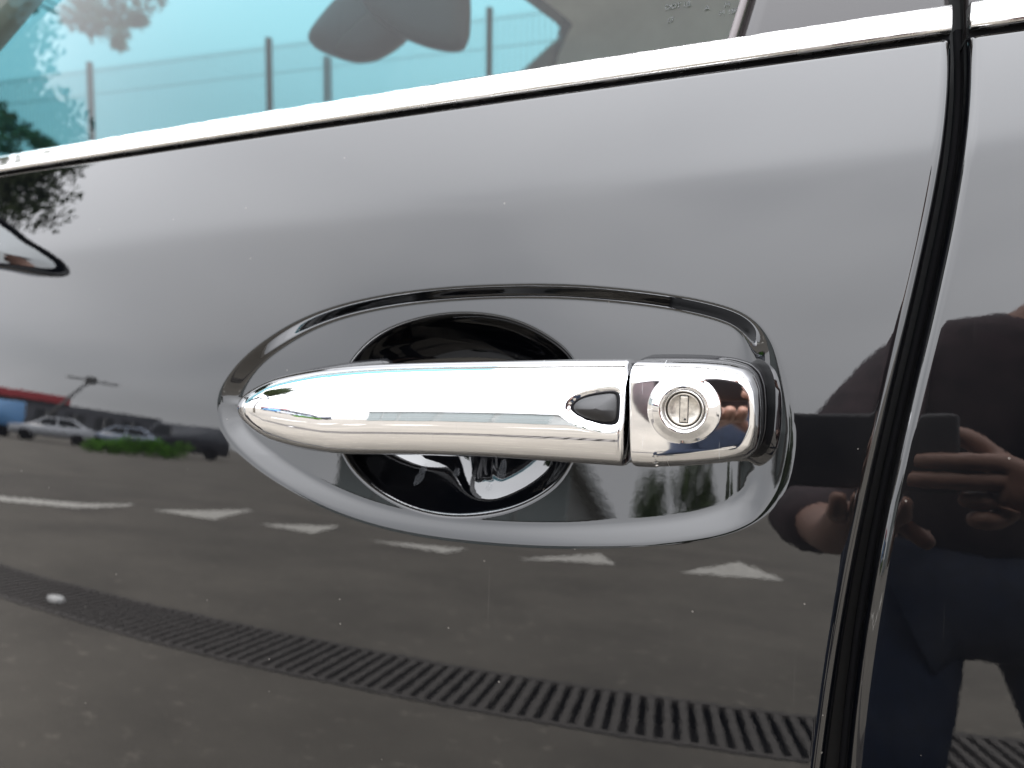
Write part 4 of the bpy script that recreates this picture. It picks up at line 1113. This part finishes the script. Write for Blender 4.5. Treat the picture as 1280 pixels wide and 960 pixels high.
ed_ = chain('pel', 'sp', 'ch', 'nb', 'nk', 'hd0', 'hd1', 'hd2') + chain('ch', 'slL', 'elL', 'wrL', 'haL') + chain('ch', 'slR', 'elR', 'wrR', 'haR') + chain('pel', 'hpL', 'knL', 'anL', 'ftL', 'toL') + chain('pel', 'hpR', 'knR', 'anR', 'ftR', 'toR') + [('hd1', 'ns')]
# fingers of the right hand lie across the phone's back; the thumb stays on the screen side
for i in range(4):
    b0 = hand - PO + PS + RIGHT * 0.002 + UP * (0.020 - 0.0168 * i) + FWD * 0.010
    ln = (0.060, 0.068, 0.062, 0.048)[i]
    if i > 1: ln *= 0.45; b0 = b0 - FWD * 0.010
    sk[f'f{i}a'] = (b0, .0095); sk[f'f{i}b'] = (b0 + FWD * 0.014 - RIGHT * ln * 0.35, .0090); sk[f'f{i}c'] = (b0 + FWD * 0.014 - RIGHT * ln * 0.72, .0082); sk[f'f{i}d'] = (b0 + FWD * 0.009 - RIGHT * ln, .0070)
    ed_ += [('haR', f'f{i}a')] + chain(f'f{i}a', f'f{i}b', f'f{i}c', f'f{i}d')
    c0 = sk['haL'][0] + Vector((0.024 - 0.016 * i, 0.03, 0.0)); sk[f'g{i}a'] = (c0, .009); sk[f'g{i}b'] = (c0 + Vector((0, 0.022, 0.002)), .0085); sk[f'g{i}c'] = (c0 + Vector((0, 0.030, 0.020)), .007)
    ed_ += [('haL', f'g{i}a')] + chain(f'g{i}a', f'g{i}b', f'g{i}c')
t0 = hand - PO + PS - FWD * 0.014 + UP * 0.02; sk['t0'] = (t0, .011); sk['t1'] = (t0 + UP * 0.022 - RIGHT * 0.02, .010); sk['t2'] = (t0 + UP * 0.03 - RIGHT * 0.045, .0085); ed_ += [('haR', 't0')] + chain('t0', 't1', 't2')
t0 = sk['haL'][0] + Vector((0.03, 0.01, -0.005)); sk['u0'] = (t0, .010); sk['u1'] = (t0 + Vector((0.022, 0.02, -0.02)), .008); ed_ += [('haL', 'u0'), ('u0', 'u1')]
cloth_n = ('pel', 'sp', 'ch', 'slL', 'elL', 'slR', 'elR', 'hpL', 'knL', 'anL', 'hpR', 'knR', 'anR', 'ftL', 'ftR', 'toL', 'toR')
skb = {n: ((p, tuple(q * 0.78 for q in rr_) if hasattr(rr_, '__len__') else rr_ * 0.78) if n in cloth_n else (p, rr_)) for n, (p, rr_) in sk.items()}
body = skin_obj('body', skb, ed_, SKIN, person, 'pel')
def grow(keys, k, ends={}):
    out = {}
    for n in keys:
        p, r = sk[n]; out[n] = (p, tuple(q + k for q in r) if hasattr(r, '__len__') else r + k)
    out.update(ends); return out
elRm = (sk['elR'][0] * 0.35 + sk['wrR'][0] * 0.65, .046); elLm = (sk['elL'][0] * 0.3 + sk['wrL'][0] * 0.7, .040)
skin_obj('shirt', grow(['pel', 'sp', 'ch', 'nb', 'slL', 'elL', 'slR', 'elR'], .018, {'cR': elRm, 'cL': elLm}), chain('pel', 'sp', 'ch', 'nb') + chain('ch', 'slL', 'elL', 'cL') + chain('ch', 'slR', 'elR', 'cR'), SHIRT, person, 'pel')
skin_obj('jeans', grow(['pel', 'hpL', 'knL', 'anL', 'hpR', 'knR', 'anR'], .016), chain('pel', 'hpL', 'knL', 'anL') + chain('pel', 'hpR', 'knR', 'anR'), JEANS, person, 'pel')
for s in 'LR': skin_obj('shoe', grow(['an' + s, 'ft' + s, 'to' + s], .009), chain('an' + s, 'ft' + s, 'to' + s), SHOE, person, 'an' + s)
bm = bmesh.new(); bmesh.ops.create_uvsphere(bm, u_segments=24, v_segments=16, radius=1)
for v in list(bm.verts):
    if v.co.z < -0.25 or (v.co.y > 0.35 and v.co.z < 0.55): bm.verts.remove(v)
for v in bm.verts: v.co = Vector((v.co.x * 0.092, v.co.y * 0.108, v.co.z * 0.115))
o = bm_obj('hair', bm, HAIR, person, True); o.location = J(.505, -.848, 1.48)
for s in (-1, 1):
    bm = bmesh.new(); bmesh.ops.create_uvsphere(bm, u_segments=10, v_segments=8, radius=0.011); o = bm_obj('eye', bm, HAIR, person, True); o.location = J(.50 + s * .031, -.756, 1.467)
    bm = bmesh.new(); bmesh.ops.create_uvsphere(bm, u_segments=10, v_segments=8, radius=0.028)
    for v in bm.verts: v.co.x *= 0.35
    o = bm_obj('ear', bm, SKIN, person, True); o.location = J(.50 + s * .083, -.842, 1.455)
bm = bmesh.new(); add_box(bm, (-0.024, -0.006, -0.004), (0.024, 0.006, 0.004), 0.003); o = bm_obj('mouth', bm, simple('lips', (0.35, 0.12, 0.10), 0.5), person, True); o.location = J(.495, -.765, 1.395)

# phone: the picture is taken through its lens, so its body starts just behind the camera
phone = empty('phone', CV - FWD * 0.006); phone.rotation_mode = 'QUATERNION'; phone.rotation_quaternion = ROT.to_quaternion()
phone.location = CV - FWD * 0.008
tag(phone, 'dark phone held sideways by the person photographing the door', 'phone')
# local axes: x right, y up, z towards the photographer
bm2 = bmesh.new(); add_box(bm2, (-0.018, -0.062, 0.0), (0.135, 0.012, 0.0085), 0.004); bm_obj('phone_body', bm2, simple('phone_back', (0.022, 0.018, 0.02), 0.55), phone, True)
bm = bmesh.new(); add_box(bm, (-0.014, -0.058, 0.0087), (0.131, 0.008, 0.0092)); bm_obj('screen', bm, simple('phone_screen', (0.01, 0.01, 0.012), 0.1), phone)
